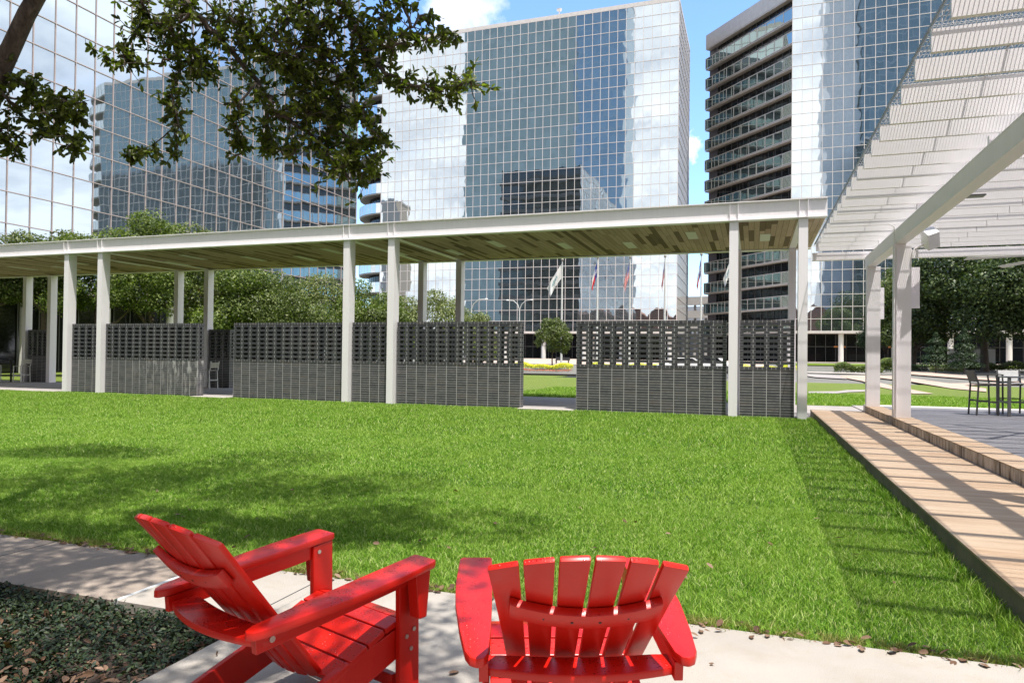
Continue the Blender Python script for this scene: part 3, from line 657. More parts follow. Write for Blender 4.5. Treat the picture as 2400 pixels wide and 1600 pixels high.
# ------------------------------------------------------------------ pergola over the deck
t = empty('pergola', (2.76, 18, 0), label='white steel pergola with deep louvres under a bar grating above the paved deck', cat='pergola')
BZ = 4.235
P_(MB().box(1.44, 13, 19.72, 19.745, 4.04, 4.235).box(1.44, 13, 19.745, 19.92, 4.04, 4.055).box(1.44, 13, 19.745, 19.92, 4.22, 4.235), 'end_beam', M_WHITE, t)
P_(MB().box(2.66, 2.86, 3.0, 19.71, 3.79, 3.812).box(2.66, 2.86, 3.0, 19.71, 4.05, 4.072).box(2.662, 2.68, 3.0, 19.71, 3.813, 4.049).box(2.84, 2.858, 3.0, 19.71, 3.813, 4.049), 'main_beam', M_WHITE, t)
P_(MB().box(9.66, 9.86, 3.0, 19.71, 3.79, 4.07), 'main_beam', M_WHITE, t)
for k in range(4): P_(MB().box(2.72, 2.80, 6.0+k*4, 6.08+k*4, 4.073, BZ), 'beam_stub', M_WHITE, t)
YL = [6.49+.68*k for k in range(-5, 20)]
for k, y in enumerate(YL):
    if y > 19.6: continue
    b = MB().box(1.50, 4.49, y, y+.05, BZ+.002, BZ+.212).box(4.50, 8.49, y, y+.05, BZ+.002, BZ+.212).box(8.50, 13, y, y+.05, BZ+.002, BZ+.212)
    P_(b, 'louvre', M_WHITE2, t, group=None)
P_(MB().box(1.49, 1.50, 3.0, 19.9, 4.462, 4.495).box(2.28, 2.292, 3, 19.9, 4.462, 4.4925).box(7.0, 7.012, 3, 19.9, 4.462, 4.4925), 'edge_bar', simple('galvanised_edge', (.30, .31, .32), .5), t)
b = MB(); x = 1.515
while x < 11.5: b.box(x, x+.0045, 3.0, 19.9, 4.474, 4.492); x += .0345
y = 3.05
while y < 19.9: b.box(1.505, 11.5, y, y+.007, 4.493, 4.50); y += .105
P_(b, 'bar_grating', simple('galvanised_steel', (.42, .44, .46), .4, .1, 8, .3), t)
for (px_, py_) in ((2.66, 15.72), (2.66, 19.30), (2.66, 7.2), (9.66, 15.72), (9.66, 19.30), (9.66, 7.2)):
    P_(MB().box(px_, px_+.30, py_, py_+.22, .336 if px_ < 3 else .2, 3.788), 'post', M_WHITE, t)
for (x0, x1, y, z0, z1) in ((2.962, 3.14, 15.9, 2.52, 3.34), (2.962, 3.07, 19.48, 2.50, 3.28)):
    P_(MB().box(x0, x1, y, y+.05, z0, z1), 'side_plate', M_WHITE, t)
P_(MB().box(2.69, 2.705, 15.69, 15.719, .34, 3.7).box(2.66, 2.69, 15.70, 15.719, 3.72, 3.79).tube([(2.52, 15.55, 4.18), (2.63, 15.6, 4.12), (2.645, 15.66, 4.0), (2.645, 15.69, .5)], .012, 6), 'conduit', M_WHITE, t)
P_(MB().obox((3.42, 13.45, 4.20), (.17, 0, 0), (0, .10, 0), (0, 0, .012)), 'downlight', M_GREYM, t)
t = empty('speaker', (3.12, 15.55, 3.72), label='white loudspeaker tilted down from the near pergola post', cat='speaker')
q = Matrix.Rotation(R(-38), 4, 'X') @ Matrix.Rotation(R(20), 4, 'Y')
b = MB().prism([(-.13, -.17), (.10, -.20), (.15, -.14), (.15, .14), (.10, .20), (-.13, .17)], 0, -.11, .11); o = b.build('cabinet', M_SPEC, t, bevel=.012)
o.rotation_euler = (R(35), R(-20), R(10)); o.location = (.12, -.05, .12)
o = MB().box(-.10, .10, .151, .156, -.16, .16).build('grille', simple('pale_grille', (.5, .5, .5), .7), t); o.rotation_euler = (R(35), R(-20), R(10)); o.location = (.12, -.05, .12)
MB().tube([(-.12, .15, -.05), (-.02, .08, 0), (.08, .0, .06)], .02, 8).box(-.155, -.05, .12, .17, -.22, -.06).build('bracket', M_WHITE, t)
t = empty('ceiling_fan', (5.15, 14.1, 3.28), label='large white ceiling fan with thin long blades at the right edge', cat='ceiling fan')
MB().lathe((0, 0, 0), [(.05, -.06), (.13, -.04), (.15, .03), (.10, .10), (.03, .13)], 20).tube([(0, 0, .1), (0, 0, .95)], .02, 8).build('motor', M_SPEC, t, smooth=True)
for k in range(6):
    a = R(176+60*k); c, s = math.cos(a), math.sin(a)
    MB().add([(c*.12+s*.03, s*.12-c*.03, .02), (c*.12-s*.03, s*.12+c*.03, .035), (c*1.62-s*.075, s*1.62+c*.075, .005), (c*1.66+s*.06, s*1.66-c*.06, -.02),
              (c*.12+s*.03, s*.12-c*.03, .006), (c*.12-s*.03, s*.12+c*.03, .022), (c*1.62-s*.075, s*1.62+c*.075, -.008), (c*1.66+s*.06, s*1.66-c*.06, -.033)],
             [(0, 1, 2, 3), (7, 6, 5, 4), (0, 4, 5, 1), (1, 5, 6, 2), (2, 6, 7, 3), (3, 7, 4, 0)]).build('blade', M_SPEC, t)

# ------------------------------------------------------------------ bar chairs and tables
def bar_chair(name, x, y, z, rz, fm, sm, label, group, arms=False, H=1.08):
    t = empty(name, (x, y, z), R(rz), label=label, cat='bar chair', group=group)
    w = .235; SH = .74
    for sx in (-1, 1):
        MB().bar((sx*w, .21, 0), (sx*w, .19, SH), .035, .03, (0, 1, 0)).build('leg', fm, t)
        b = MB().bar((sx*w, -.24, 0), (sx*w, -.20, SH), .035, .03, (0, 1, 0))
        if arms: b.bar((sx*w, -.20, SH), (sx*w, -.30, H), .035, .03, (0, 1, 0))
        else: b.bar((sx*w, -.20, SH), (sx*w, -.24, SH+.03), .03, .03, (0, 1, 0)).bar((sx*w, -.235, SH+.02), (sx*w, -.29, H), .035, .03, (0, 1, 0))
        b.build('leg', fm, t)
        if arms: MB().bar((sx*w, .20, SH), (sx*w, .17, SH+.2), .03, .03, (0, 1, 0)).bar((sx*w, .2, SH+.21), (sx*w, -.25, SH+.22), .04, .025).build('armrest', fm, t)
    b = MB().bar((-w, .2, .30), (w, .2, .30), .03, .025).bar((-w, -.225, .36), (w, -.225, .36), .03, .025)
    for sx in (-1, 1): b.bar((sx*w, .2, .33), (sx*w, -.22, .33), .03, .025)
    b.build('footrest', fm, t)
    b = MB()
    if arms: b.box(-w+.02, w-.02, -.2, .22, SH-.01, SH+.015)
    else:
        for k in range(6): b.box(-w-.01, w+.01, -.19+k*.07, -.13+k*.07, SH, SH+.02)
    b.build('seat', sm, t)
    b = MB()
    if arms: b.add([(-w, -.215, SH+.05), (w, -.215, SH+.05), (w, -.30, H), (-w, -.30, H), (-w, -.235, SH+.05), (w, -.235, SH+.05), (w, -.32, H), (-w, -.32, H)], [(0, 1, 2, 3), (7, 6, 5, 4), (3, 2, 6, 7), (0, 4, 5, 1), (0, 3, 7, 4), (1, 5, 6, 2)])
    else:
        for k in range(3):
            z0 = SH+.12+k*.075; z1 = z0+.066; f = lambda z: -.235-(z-SH)*.16
            b.add([(-w, f(z0), z0), (w, f(z0), z0), (w, f(z1), z1), (-w, f(z1), z1), (-w, f(z0)-.018, z0), (w, f(z0)-.018, z0), (w, f(z1)-.018, z1), (-w, f(z1)-.018, z1)], [(0, 1, 2, 3), (7, 6, 5, 4), (3, 2, 6, 7), (0, 4, 5, 1), (0, 3, 7, 4), (1, 5, 6, 2)])
    b.build('backrest', sm, t)
    return t
def bar_table(x, y, z, rz, L, D, fm, label, group, H=1.03):
    t = empty('bar_table', (x, y, z), R(rz), label=label, cat='bar table', group=group)
    MB().box(-L/2, L/2, -D/2, D/2, H-.03, H).build('tabletop', fm, t, bevel=.004)
    for sx in (-1, 1):
        for sy in (-1, 1): MB().box(sx*(L/2-.04)-.03, sx*(L/2-.04)+.03, sy*(D/2-.04)-.03, sy*(D/2-.04)+.03, 0, H-.031).build('leg', fm, t)
    MB().box(-L/2+.072, L/2-.072, -.02, .02, .30, .34).box(-L/2+.02, -L/2+.06, -D/2+.072, D/2-.072, .3, .34).box(L/2-.06, L/2-.02, -D/2+.072, D/2-.072, .3, .34).build('frame', fm, t)
    return t
bar_chair('bar_chair', -32.2, 23.55, .005, 95, M_CHW, M_CHS, 'white bar chair with tan slats facing the dark table by the rear brick wall', 'white bar chairs')
bar_chair('bar_chair', -34.3, 23.7, .005, -70, M_CHW, M_CHS, 'white bar chair partly behind the dark table frame at the left edge', 'white bar chairs')
bar_chair('bar_chair', -21.15, 23.3, .005, 92, M_CHW, M_CHS, 'lone white bar chair beside rear post in the left wall gap', 'white bar chairs', H=1.12)
bar_table(-33.35, 23.2, .005, 4, .95, .8, M_BLACKM, 'tall dark metal table between two white bar chairs under the canopy', 'tall tables')
t = empty('plant_pot', (-21.75, 23.1, .005), label='small terracotta pot on the floor beside the lone white bar chair', cat='pot')
MB().lathe((0, 0, 0), [(.10, 0), (.15, .22), (.17, .25), (.14, .25), (.13, .2)], 16).build('pot', simple('terracotta', (.28, .09, .05), .7), t, smooth=True)
bar_chair('bar_chair', 5.22, 19.55, .20, -84, M_BLACKM, M_MESHF, 'charcoal bar armchair seen from its side at the left end of the deck table', 'deck bar chairs', True, 1.06)
bar_chair('bar_chair', 6.05, 20.45, .20, 178, M_BLACKM, M_MESHL, 'charcoal bar armchair with pale sling back facing the camera behind the deck table', 'deck bar chairs', True, 1.06)
bar_table(6.35, 19.65, .20, 2, 1.5, .8, M_GREYM, 'tall grey metal table on the deck at the right edge', 'tall tables', .93)

# ------------------------------------------------------------------ things beyond
def flagpole(px, ytop, Y, label, kind, H=None):
    x, y, zt = aty(px, ytop, Y); z0 = gz(Y)
    t = empty('flagpole', (x, y, z0), label=label, cat='flagpole', group='flagpoles')
    MB().tube([(0, 0, 0), (0, 0, (zt-z0)*.6), (0, 0, zt-z0)], [.13, .11, .06], 12).build('pole', M_CHW, t, smooth=True)
    MB().lathe((0, 0, zt-z0), [(.02, 0), (.13, .08), (.16, .18), (.12, .28), (.02, .33)], 12).build('finial', simple('grey_finial', (.35, .33, .3), .4) if 'grey_finial' not in bpy.data.materials else bpy.data.materials['grey_finial'], t, smooth=True)
    return (x, y, zt)
FLAG = {}
def flag_mat(kind):
    if kind in FLAG: return FLAG[kind]
    t = NT('flag_cloth_'+kind); uv = t.n('ShaderNodeUVMap').outputs[0]; x = t.xyz(uv); u, v = x[0], x[1]
    wh, rd, bl = (.80, .79, .77), (.72, .025, .035), (.025, .05, .30)
    if kind == 'us':
        st = t.math('GREATER_THAN', t.math('FRACT', t.math('MULTIPLY', v, 6.5)), .5)
        c = t.mix(st, rd, wh); can = t.math('MULTIPLY', t.math('LESS_THAN', u, .4), t.math('GREATER_THAN', v, 6/13))
        vo = t.n('ShaderNodeTexVoronoi'); t.put(vo.inputs['Vector'], t.comb(t.math('MULTIPLY', u, 15), t.math('MULTIPLY', v, 17), 0.0)); vo.inputs['Scale'].default_value = 1; vo.inputs['Randomness'].default_value = 0
        c = t.mix(can, c, t.mix(t.math('LESS_THAN', vo.outputs[0], .25), bl, wh))
    elif kind == 'texas':
        c = t.mix(t.math('GREATER_THAN', v, .5), rd, wh)
        du = t.math('MULTIPLY', t.math('SUBTRACT', u, .165), 1.5); dv = t.math('SUBTRACT', v, .5)
        r = t.math('SQRT', t.math('ADD', t.math('POWER', du, 2.0), t.math('POWER', dv, 2.0))); an = t.math('ARCTAN2', du, dv)
        rr = t.math('MULTIPLY', t.math('ADD', .62, t.math('MULTIPLY', t.math('COSINE', t.math('MULTIPLY', an, 5.0)), .38)), .19)
        c = t.mix(t.math('LESS_THAN', u, .333), c, t.mix(t.math('LESS_THAN', r, rr), bl, wh))
    else:
        du = t.math('SUBTRACT', u, .5); dv = t.math('SUBTRACT', v, .5); r = t.math('SQRT', t.math('ADD', t.math('MULTIPLY', t.math('POWER', du, 2.0), 3.0), t.math('MULTIPLY', t.math('POWER', dv, 2.0), 5.0)))
        c = t.mix(t.math('MULTIPLY', t.math('LESS_THAN', r, .42), t.math('GREATER_THAN', t.math('FRACT', t.math('MULTIPLY', t.math('ADD', u, v), 4.0)), .4)), wh, (.03, .2, .24))
    t.fin(c, .8); FLAG[kind] = t.mat; return t.mat
def flag(top, kind, label, drop, out, side, L=2.7, Hh=1.7, seed=0):
    """limp flag: hoist along the pole, fly end fallen; built as a folded cloth"""
    nu, nv = 26, 12; vs = []; uvs = []; rd = random.Random(seed); ph = rd.uniform(0, 6)
    for j in range(nv+1):
        for i in range(nu+1):
            u, v = i/nu, j/nv
            a = math.atan2(drop, out); r = L*u*(1-.12*u)
            sx = r*math.cos(a)*(1-.25*u*(1-v)); sz = -r*math.sin(a)*(.9+.15*u)-Hh*(1-v)*(1-.55*u*min(1, drop/out*.35))
            fold = math.sin(u*13+ph+v*3)*.16*u**.5
            vs.append((side*(sx*1.25+.05)+fold*.25*side, fold+math.sin(v*7+u*4)*.05*u, sz-.25)); uvs.append((u, v))
    fs = [(j*(nu+1)+i, j*(nu+1)+i+1, (j+1)*(nu+1)+i+1, (j+1)*(nu+1)+i) for j in range(nv) for i in range(nu)]
    me = bpy.data.meshes.new('flag'); me.from_pydata(vs, [], fs); me.materials.append(flag_mat(kind)); ul = me.uv_layers.new()
    for l in me.loops: ul.data[l.index].uv = uvs[l.vertex_index]
    me.polygons.foreach_set('use_smooth', [True]*len(me.polygons))
    o = link('flag', me, label=label, cat='flag', group='flags'); o.location = top; return o
YP = 78
for px, yt, pl, kind, fl, dr, ou, sd, L in (
    (1318, 612, 'leftmost flagpole, standing clear in the wall gap', 'white', 'white flag with a teal emblem blowing left from the leftmost pole', 2.6, 1.35, -1, 3.4),
    (1401, 607, 'flagpole carrying the red white and blue lone star flag', 'texas', 'lone star flag hanging limp in the middle of the blue glass', 2.7, .62, -1, 2.9),
    (1477, 606, 'flagpole third from the left, before the cloudy glass', 'us', 'stars and stripes flag on the third pole from the left', 2.7, .55, -1, 3.0),
    (1559, 604, 'flagpole fourth from the left, near the tower corner', 'us', 'narrow drooping stars and stripes flag on the fourth pole', 2.7, .26, -1, 3.0),
    (1644, 600, 'flagpole against blue sky left of the balconied tower', 'texas', 'lone star flag against the sky between the two towers', 2.8, .38, -1, 3.2),
    (1716, 598, 'flagpole hidden behind the wide front canopy post', 'white', 'white flag peeking out left of the wide canopy post', 2.6, .8, -1, 2.6)):
    top = flagpole(px, yt, YP, pl, kind); flag(top, kind, fl, dr, ou, sd, L, seed=px)
def lamp(px, py_top, Y, label, arms):
    x, y, zt = aty(px, py_top, Y); z0 = gz(Y); H = zt-z0
    t = empty('street_lamp', (x, y, z0), label=label, cat='street lamp', group='street lamps')
    MB().tube([(0, 0, 0), (0, 0, H*.86)], [.09, .06], 10).build('pole', M_CHW, t, smooth=True)
    for s in arms:
        MB().tube([(0, 0, H*.84), (s*.25, 0, H*.93), (s*.8, 0, H*.99), (s*1.5, 0, H)], [.05, .05, .045, .04], 8).build('arm', M_CHW, t, smooth=True)
        MB().lathe((0, 0, 0), [(.02, -.05), (.16, -.04), (.2, .0), (.12, .07), (.03, .09)], 10).build('lamp_head', M_CHW, t, smooth=True).location = (s*1.62, 0, H-.02)
lamp(1105, 701, 66, 'single armed white street lamp beside the olive tree', (1,))
lamp(1218, 703, 84, 'double armed white street lamp before the middle tower', (-1, 1))
t = empty('bench', ground_at(1318, 851), label='low black bench near the leftmost flagpole foot', cat='bench')
MB().box(-1.0, 1.0, -.22, .22, .38, .45).box(-.9, -.8, -.2, .2, 0, .38).box(.8, .9, -.2, .2, 0, .38).build('seat', M_BLACKM, t)
MB().box(-1.0, 1.0, .22, .27, .45, .8).build('backrest', M_BLACKM, t)
def car(px, Y, label, col, rz, group='parked white cars'):
    x, y, _ = aty(px, 850, Y); t = empty('parked_car', (x, y, gz(Y)-.02), R(rz), label=label, cat='car', group=group)
    body = [(-2.25, .35), (-2.2, .75), (-1.35, .92), (-.75, 1.40), (.75, 1.43), (1.5, .98), (2.2, .88), (2.28, .4)]
    m = simple('car_paint_white', col, .2, .02) if 'car_paint_white' not in bpy.data.materials else bpy.data.materials['car_paint_white']
    MB().prism(body, 1, -.88, .88).build('body', m, t, bevel=.06, smooth=True)
    MB().prism([(-1.22, .94), (-.7, 1.34), (.7, 1.36), (1.32, .98)], 1, -.89, .89).build('side_window', M_DARKG, t)
    MB().add([(1.46, -.75, 1.02), (1.46, .75, 1.02), (.82, .7, 1.41), (.82, -.7, 1.41)], [(0, 1, 2, 3)]).build('windscreen', M_DARKG, t)
    for sx in (-1.4, 1.4):
        for sy in (-.8, .8):
            w_ = MB().tube([(sx, sy-.12, .34), (sx, sy+.12, .34)], .34, 18).build('wheel', M_BLACKM, t); MB().tube([(sx, sy-.125, .34), (sx, sy+.125, .34)], .2, 12).build('rim', M_GREYM, w_)
    return t
car(1600, 62, 'white car glimpsed through the wall openings below the third flag', (.7, .7, .7), 12)
car(1668, 66, 'white car glimpsed through the wall openings by the orange cone', (.7, .7, .7), 172)
t = empty('traffic_cone', ground_at(1663, 858), label='orange traffic cone glimpsed through the wall openings', cat='traffic cone')
MB().lathe((0, 0, 0), [(.14, .03), (.03, .72), (.02, .72)], 14).build('cone', simple('cone_orange', (.8, .12, .02), .5, .05), t, smooth=True)
MB().box(-.18, .18, -.18, .18, 0, .03).build('base', M_BLACKM, t)
# right background furniture
t = empty('white_screen', ground_at(2277, 867), label='white screen panel standing among plants behind the tree trunks', cat='screen')
MB().box(-2.2, 2.2, -.05, .05, .0, 2.3).build('panel', M_SPEC, t)
for (px, lab, rz) in ((2262, 'black metal garden chair in front of the white screen', 30), (2313, 'dark metal garden bench right of the white screen', 0)):
    x, y, z = ground_at(px, 866); t = empty('garden_chair', (x, y-2, z), R(rz), label=lab, cat='garden chair', group='garden seats')
    ww = .6 if rz else 1.2
    b = MB()
    for i in range(7): b.bar((-ww/2+ww*i/6, .25, .9), (-ww/2+ww*i/6, .4, 1.7), .03, .03, (0, 1, 0))
    b.bar((-ww/2, .4, 1.7), (ww/2, .4, 1.7), .05, .05); b.build('backrest', M_BLACKM, t)
    MB().box(-ww/2, ww/2, -.25, .25, .85, .9).build('seat', M_BLACKM, t)
    for sx in (-1, 1):
        for sy in (-1, 1): MB().bar((sx*ww/2, sy*.24, 0), (sx*ww/2, sy*.24, .85), .04, .04, (0, 1, 0)).build('leg', M_BLACKM, t)
# ------------------------------------------------------------------ glass towers
def facade(t, p0, dirv, n, pw, z0, rows, rh, gmat, mmat, nrm, mw=.085, row_skip=None, prot=.06):
    """curtain wall from p0 along dirv: one glazing strip per row of panes, plus the mullion grid"""
    p0 = np.array(p0, float); dv = np.array(dirv, float); nv = np.array(nrm, float); L = n*pw; up = np.array([0, 0, 1.])
    for r in range(rows):
        a = p0+up*(z0+r*rh); c = a+dv*L
        MB().quad(a, c, c+up*rh, a+up*rh).build('glazing_row', gmat, t)
    b = MB()
    for i in range(n+1):
        q = p0+dv*(i*pw)+nv*prot/2; b.bar(q+up*z0, q+up*(z0+rows*rh), mw, prot, tuple(nv))
    for r in range(rows+1):
        q = p0+up*(z0+r*rh)+nv*(prot/2+.003); b.bar(q, q+dv*L, mw, prot, tuple(nv)) if False else b.obox(q+dv*L/2, dv*L/2, nv*prot/2, up*mw/2)
    b.build('mullion_grid', mmat, t)
def flip_check(): pass
GT = (.66, .74, .76)
# ---- left tower: long face at x=-45 looking towards +x
G_L = glass_mat('mirror_glass_left', (.46, .53, .59), 1.535, 2.02, 1, 1.50, .002, .007, 73.1)
t = empty('glass_tower', (-45, 73.1, 0), label='huge mirror glass tower filling the left side behind the oak branches', cat='office tower')
def PW(o, par):
    o.matrix_parent_inverse = Matrix.Translation(par.location).inverted(); return o
_old = set(bpy.data.objects)
facade(t, (-45, 73.15, 0), (0, -1, 0), 60, 1.535, 5.54, 24, 2.02, G_L, M_MULLP, (1, 0, 0), .055)
MB().box(-68, -45.3, -18, 72.2, 5.4, 54).build('core', M_DARK, t)
MB().quad((-45.4, 72.3, 5.4), (-68, 72.3, 5.4), (-68, 72.3, 54), (-45.4, 72.3, 54)).build('recessed_window', M_DARKG, t)
for k in range(12): MB().box(-68.2, -45.1, 72.35, 73.2, 5.54+k*4.04, 5.54+k*4.04+.9).build('balcony_slab', simple('dark_bronze_band', (.10, .09, .085), .5) if k == 0 else bpy.data.materials['dark_bronze_band'], t)
MB().box(-66, -48, -18, 70, 0, 5.4).build('lobby_glass', M_DARKG, t)
for y in np.arange(70.5, -10, -6.14): MB().tube([(-45.8, y, 0), (-45.8, y, 5.4)], .32, 14).build('column', M_COLUMN, t, smooth=True)
b = MB()
for y in np.arange(70, -10, -1.535): b.box(-47.99, -47.9, y-.03, y+.03, 0, 5.4)
b.build('lobby_mullions', M_GREYM, t)
# ---- middle tower
W2, H2 = 1.602, 2.08
G_M = glass_mat('mirror_glass_middle', (.54, .585, .60), W2, H2, 0, 6.42, .003, .012, -13.18)
t = empty('glass_tower', (-43, 130, gz(130)), label='tall mirror glass tower in the middle with rounded balconied left corner', cat='office tower')
N2 = 38; X0 = -13.18; XW = X0-N2*W2+.6
facade(t, (X0, 130, 0), (-1, 0, 0), N2-0, W2, 6.42, 29, H2, G_M, M_MULL, (0, -1, 0), .085)
XW = X0-N2*W2
facade(t, (X0+.02, 130.02, 0), (0, 1, 0), 14, W2, 6.42, 29, H2, G_M, M_MULL, (1, 0, 0), .10)
ZT = 6.42+29*H2
MB().box(XW, X0+.05, 129.94, 152.4, ZT+.06, ZT+.75).build('parapet', M_SLABL, t)
MB().box(XW+1, X0-.3, 130.3, 152, 6.3, ZT).build('core', M_DARK, t)
MB().box(XW-9, X0+.1, 129.9, 152, 6.05, 6.40).build('soffit_band', M_SLABL, t)
MB().box(XW-6, X0-1, 133.5, 150, 1.0, 6.05).build('lobby_glass', M_DARKG, t)
b = MB()
for x in np.arange(X0-1, XW-6, -1.6): b.box(x-.03, x+.03, 133.4, 133.5, 1, 6.05)
b.box(XW-6, X0-1, 133.42, 133.5, 3.55, 3.65); b.build('lobby_mullions', M_GREYM, t)
for x in np.arange(X0-1.2, XW-2, -8.01): MB().tube([(x, 130.9, 1.0), (x, 130.9, 6.04)], .45, 16).build('column', M_COLUMN, t, smooth=True)
for x in (-23.5, -29.0): MB().tube([(x, 132.0, 1.0), (x, 132.0, 6.04)], .4, 14).build('column', M_COLUMN, t, smooth=True)
def round_corner(t, cx, cy, Rr, a0, a1, z0, rows, rh, gm, top):
    n = 12; ang = [R(a0+(a1-a0)*i/n) for i in range(n+1)]; ri = Rr-2.2
    def pt(r, a): return (cx+r*math.cos(a), cy+r*math.sin(a))
    inn = MB(); wm = MB()
    for i in range(n):
        a, c = pt(ri, ang[i]), pt(ri, ang[i+1]); inn.quad((*a, z0), (*c, z0), (*c, top), (*a, top))
        wm.tube([(*a, z0), (*a, top)], .05, 4)
    inn.build('recessed_window', M_DARKG, t); wm.build('window_mullions', M_GREYM, t)
    for k in range(0, rows, 2):
        za, zb = z0+k*rh, z0+(k+1)*rh
        if k+1 >= rows: zb = top+.7
        g = MB(); s = MB(); fr = MB()
        for i in range(n):
            a, c = pt(Rr, ang[i]), pt(Rr, ang[i+1]); g.quad((*a, za), (*c, za), (*c, zb), (*a, zb))
            a1_, c1_ = pt(Rr-.06, ang[i]), pt(Rr-.06, ang[i+1]); ai, ci = pt(ri-.1, ang[i]), pt(ri-.1, ang[i+1])
            s.add([(*a1_, za-.28), (*c1_, za-.28), (*ci, za-.28), (*ai, za-.28), (*a1_, za+.25), (*c1_, za+.25), (*ci, za+.25), (*ai, za+.25)], [(0, 3, 2, 1), (4, 5, 6, 7), (0, 1, 5, 4), (1, 2, 6, 5), (2, 3, 7, 6), (3, 0, 4, 7)])
            fr.tube([(*a, za), (*a, zb)], .045, 4)
        g.build('curved_balustrade', gm, t); s.build('balcony_slab', M_SLAB, t); fr.build('balustrade_frame', M_MULL, t)
G_R2 = glass_mat('mirror_glass_curved', (.55, .59, .60), 1.6, H2, 0, 6.42, .004, .012)
RC = 9.0
round_corner(t, XW, 130+RC, RC, 270, 180, 6.42, 29, H2, G_R2, ZT)
# rooftop dish
o = MB().tube([(0, 0, 0), (0, 0, 1.3)], .12, 8).lathe((0, 0, 1.3), [(.05, 0), (.5, .25), (.55, .5)], 12).build('rooftop_aerial', M_COLUMN, t, smooth=True); o.location = (-36.2, 131.5, ZT+.7)
# ---- right tower
W3, H3 = 1.58, 2.03
G_R = glass_mat('mirror_glass_right', (.54, .585, .605), W3, H3, 0, 6.35, .003, .012, 5.92)
t = empty('glass_tower', (30, 127, gz(127)), label='mirror glass tower on the right with dark balconied angled side', cat='office tower')
XA = 5.92; N3 = 33; XE = XA+N3*W3
facade(t, (XA, 127, 0), (1, 0, 0), N3, W3, 6.35, 29, H3, G_R, M_MULL, (0, -1, 0), .085)
ZT3 = 6.35+29*H3
dv = np.array([-.6655, .7464, 0]); nv = np.array([-.7464, -.6655, 0]); LC = 22.9
MB().add([(XA+.3, 127.3, 1), (XE, 127.3, 1), (XE, 150, 1), (XA-12, 150, 1), (XA+.3, 127.3, ZT3), (XE, 127.3, ZT3), (XE, 150, ZT3), (XA-12, 150, ZT3)], [(4, 5, 6, 7), (1, 2, 6, 5)]).build('core', M_DARK, t)
MB().box(XA, XE, 126.94, 150, ZT3+.06, ZT3+.7).build('parapet', M_SLABL, t)
MB().box(XA, XE+6, 126.9, 150, 5.98, 6.31).build('soffit_band', M_SLABL, t)
MB().box(XA, XE+6, 130.4, 148, 1.0, 5.98).build('lobby_glass', M_DARKG, t)
b = MB()
for x in np.arange(XA+1, XE+6, 1.58): b.box(x-.03, x+.03, 130.3, 130.4, 1, 5.98)
b.box(XA, XE+6, 130.32, 130.4, 3.8, 3.88); b.build('lobby_mullions', M_GREYM, t)
for x in np.arange(13.75-7.9, XE, 7.9): MB().tube([(x, 127.7, .9), (x, 127.7, 5.97)], .42, 16).build('column', M_COLUMN, t, smooth=True)
for px in (1968, 2093): 
    x, y, z = aty(px, 802, 130.2); MB().box(x-.9, x+.9, 130.1, 130.2, 3.7, 3.95).build('lobby_light', simple('copper_sign_strip', (.6, .25, .08), .5), t)
c0 = np.array([XA, 127.0, 0]); inn = c0-nv*1.1
a, c = inn, inn+dv*LC; MB().quad((a[0], a[1], 1.0), (c[0], c[1], 1.0), (c[0], c[1], ZT3), (a[0], a[1], ZT3)).build('recessed_window', M_DARKG, t)
e0 = c0+dv*LC; e1 = inn+dv*(LC+.0); MB().quad((e1[0], e1[1], 1), (e1[0]-nv[0]*12, e1[1]-nv[1]*12, 1), (e1[0]-nv[0]*12, e1[1]-nv[1]*12, ZT3), (e1[0], e1[1], ZT3)).build('end_wall', M_SLAB, t)
e2 = inn+dv*(LC-2.4); MB().quad((e2[0]+nv[0]*.02, e2[1]+nv[1]*.02, 1), (e1[0]+nv[0]*.02, e1[1]+nv[1]*.02, 1), (e1[0]+nv[0]*.02, e1[1]+nv[1]*.02, ZT3), (e2[0]+nv[0]*.02, e2[1]+nv[1]*.02, ZT3)).build('end_window', simple('mauve_panel', (.16, .14, .16), .3), t)
b = MB()
for i in range(15):
    q = inn+dv*(i*LC/14)+nv*.05; b.bar((q[0], q[1], 1), (q[0], q[1], ZT3), .06, .06, tuple(nv))
b.build('window_mullions', M_GREYM, t)
G_RB = glass_mat('balustrade_glass', (.38, .45, .43), 2.08, H3*2, 0, 6.35, .006, .02)
for k in range(0, 29, 2):
    za, zb = 6.35+k*H3, 6.35+(k+1)*H3
    up = np.array([0, 0, 1.])
    if k < 28: MB().quad(c0+up*za, c0+dv*LC+up*za, c0+dv*LC+up*zb, c0+up*zb).build('glass_balustrade', G_RB, t)
    else: MB().obox(c0+dv*LC/2-nv*1.0+up*(za+1.35), dv*LC/2, nv*1.0, up*1.35).build('concrete_parapet', M_SLABL, t)
    MB().obox(c0+dv*LC/2-nv*.57+up*(za-.13), dv*LC/2, nv*.53, up*.10).build('balcony_slab', M_SLABL, t)
    if k < 28:
        b = MB()
        for i in range(12):
            q = c0+dv*(i*LC/11)+nv*.03; b.bar(q+up*za, q+up*zb, .09, .06, tuple(nv))
        for z in (za+.03, zb-.03): b.obox(c0+dv*LC/2+nv*.035+up*z, dv*LC/2, nv*.03, up*.05)
        b.build('balustrade_frame', M_MULL, t)
round_corner(t, XE, 127+RC, RC, -90, 0, 6.35, 29, H3, G_R2, ZT3)
# parents above hold absolute coordinates: move the empties' offset out
for tw in [o for o in bpy.data.objects if o.name.startswith('glass_tower')]:
    for ch in kids(tw): ch.matrix_parent_inverse = Matrix.Translation(tw.location).inverted()
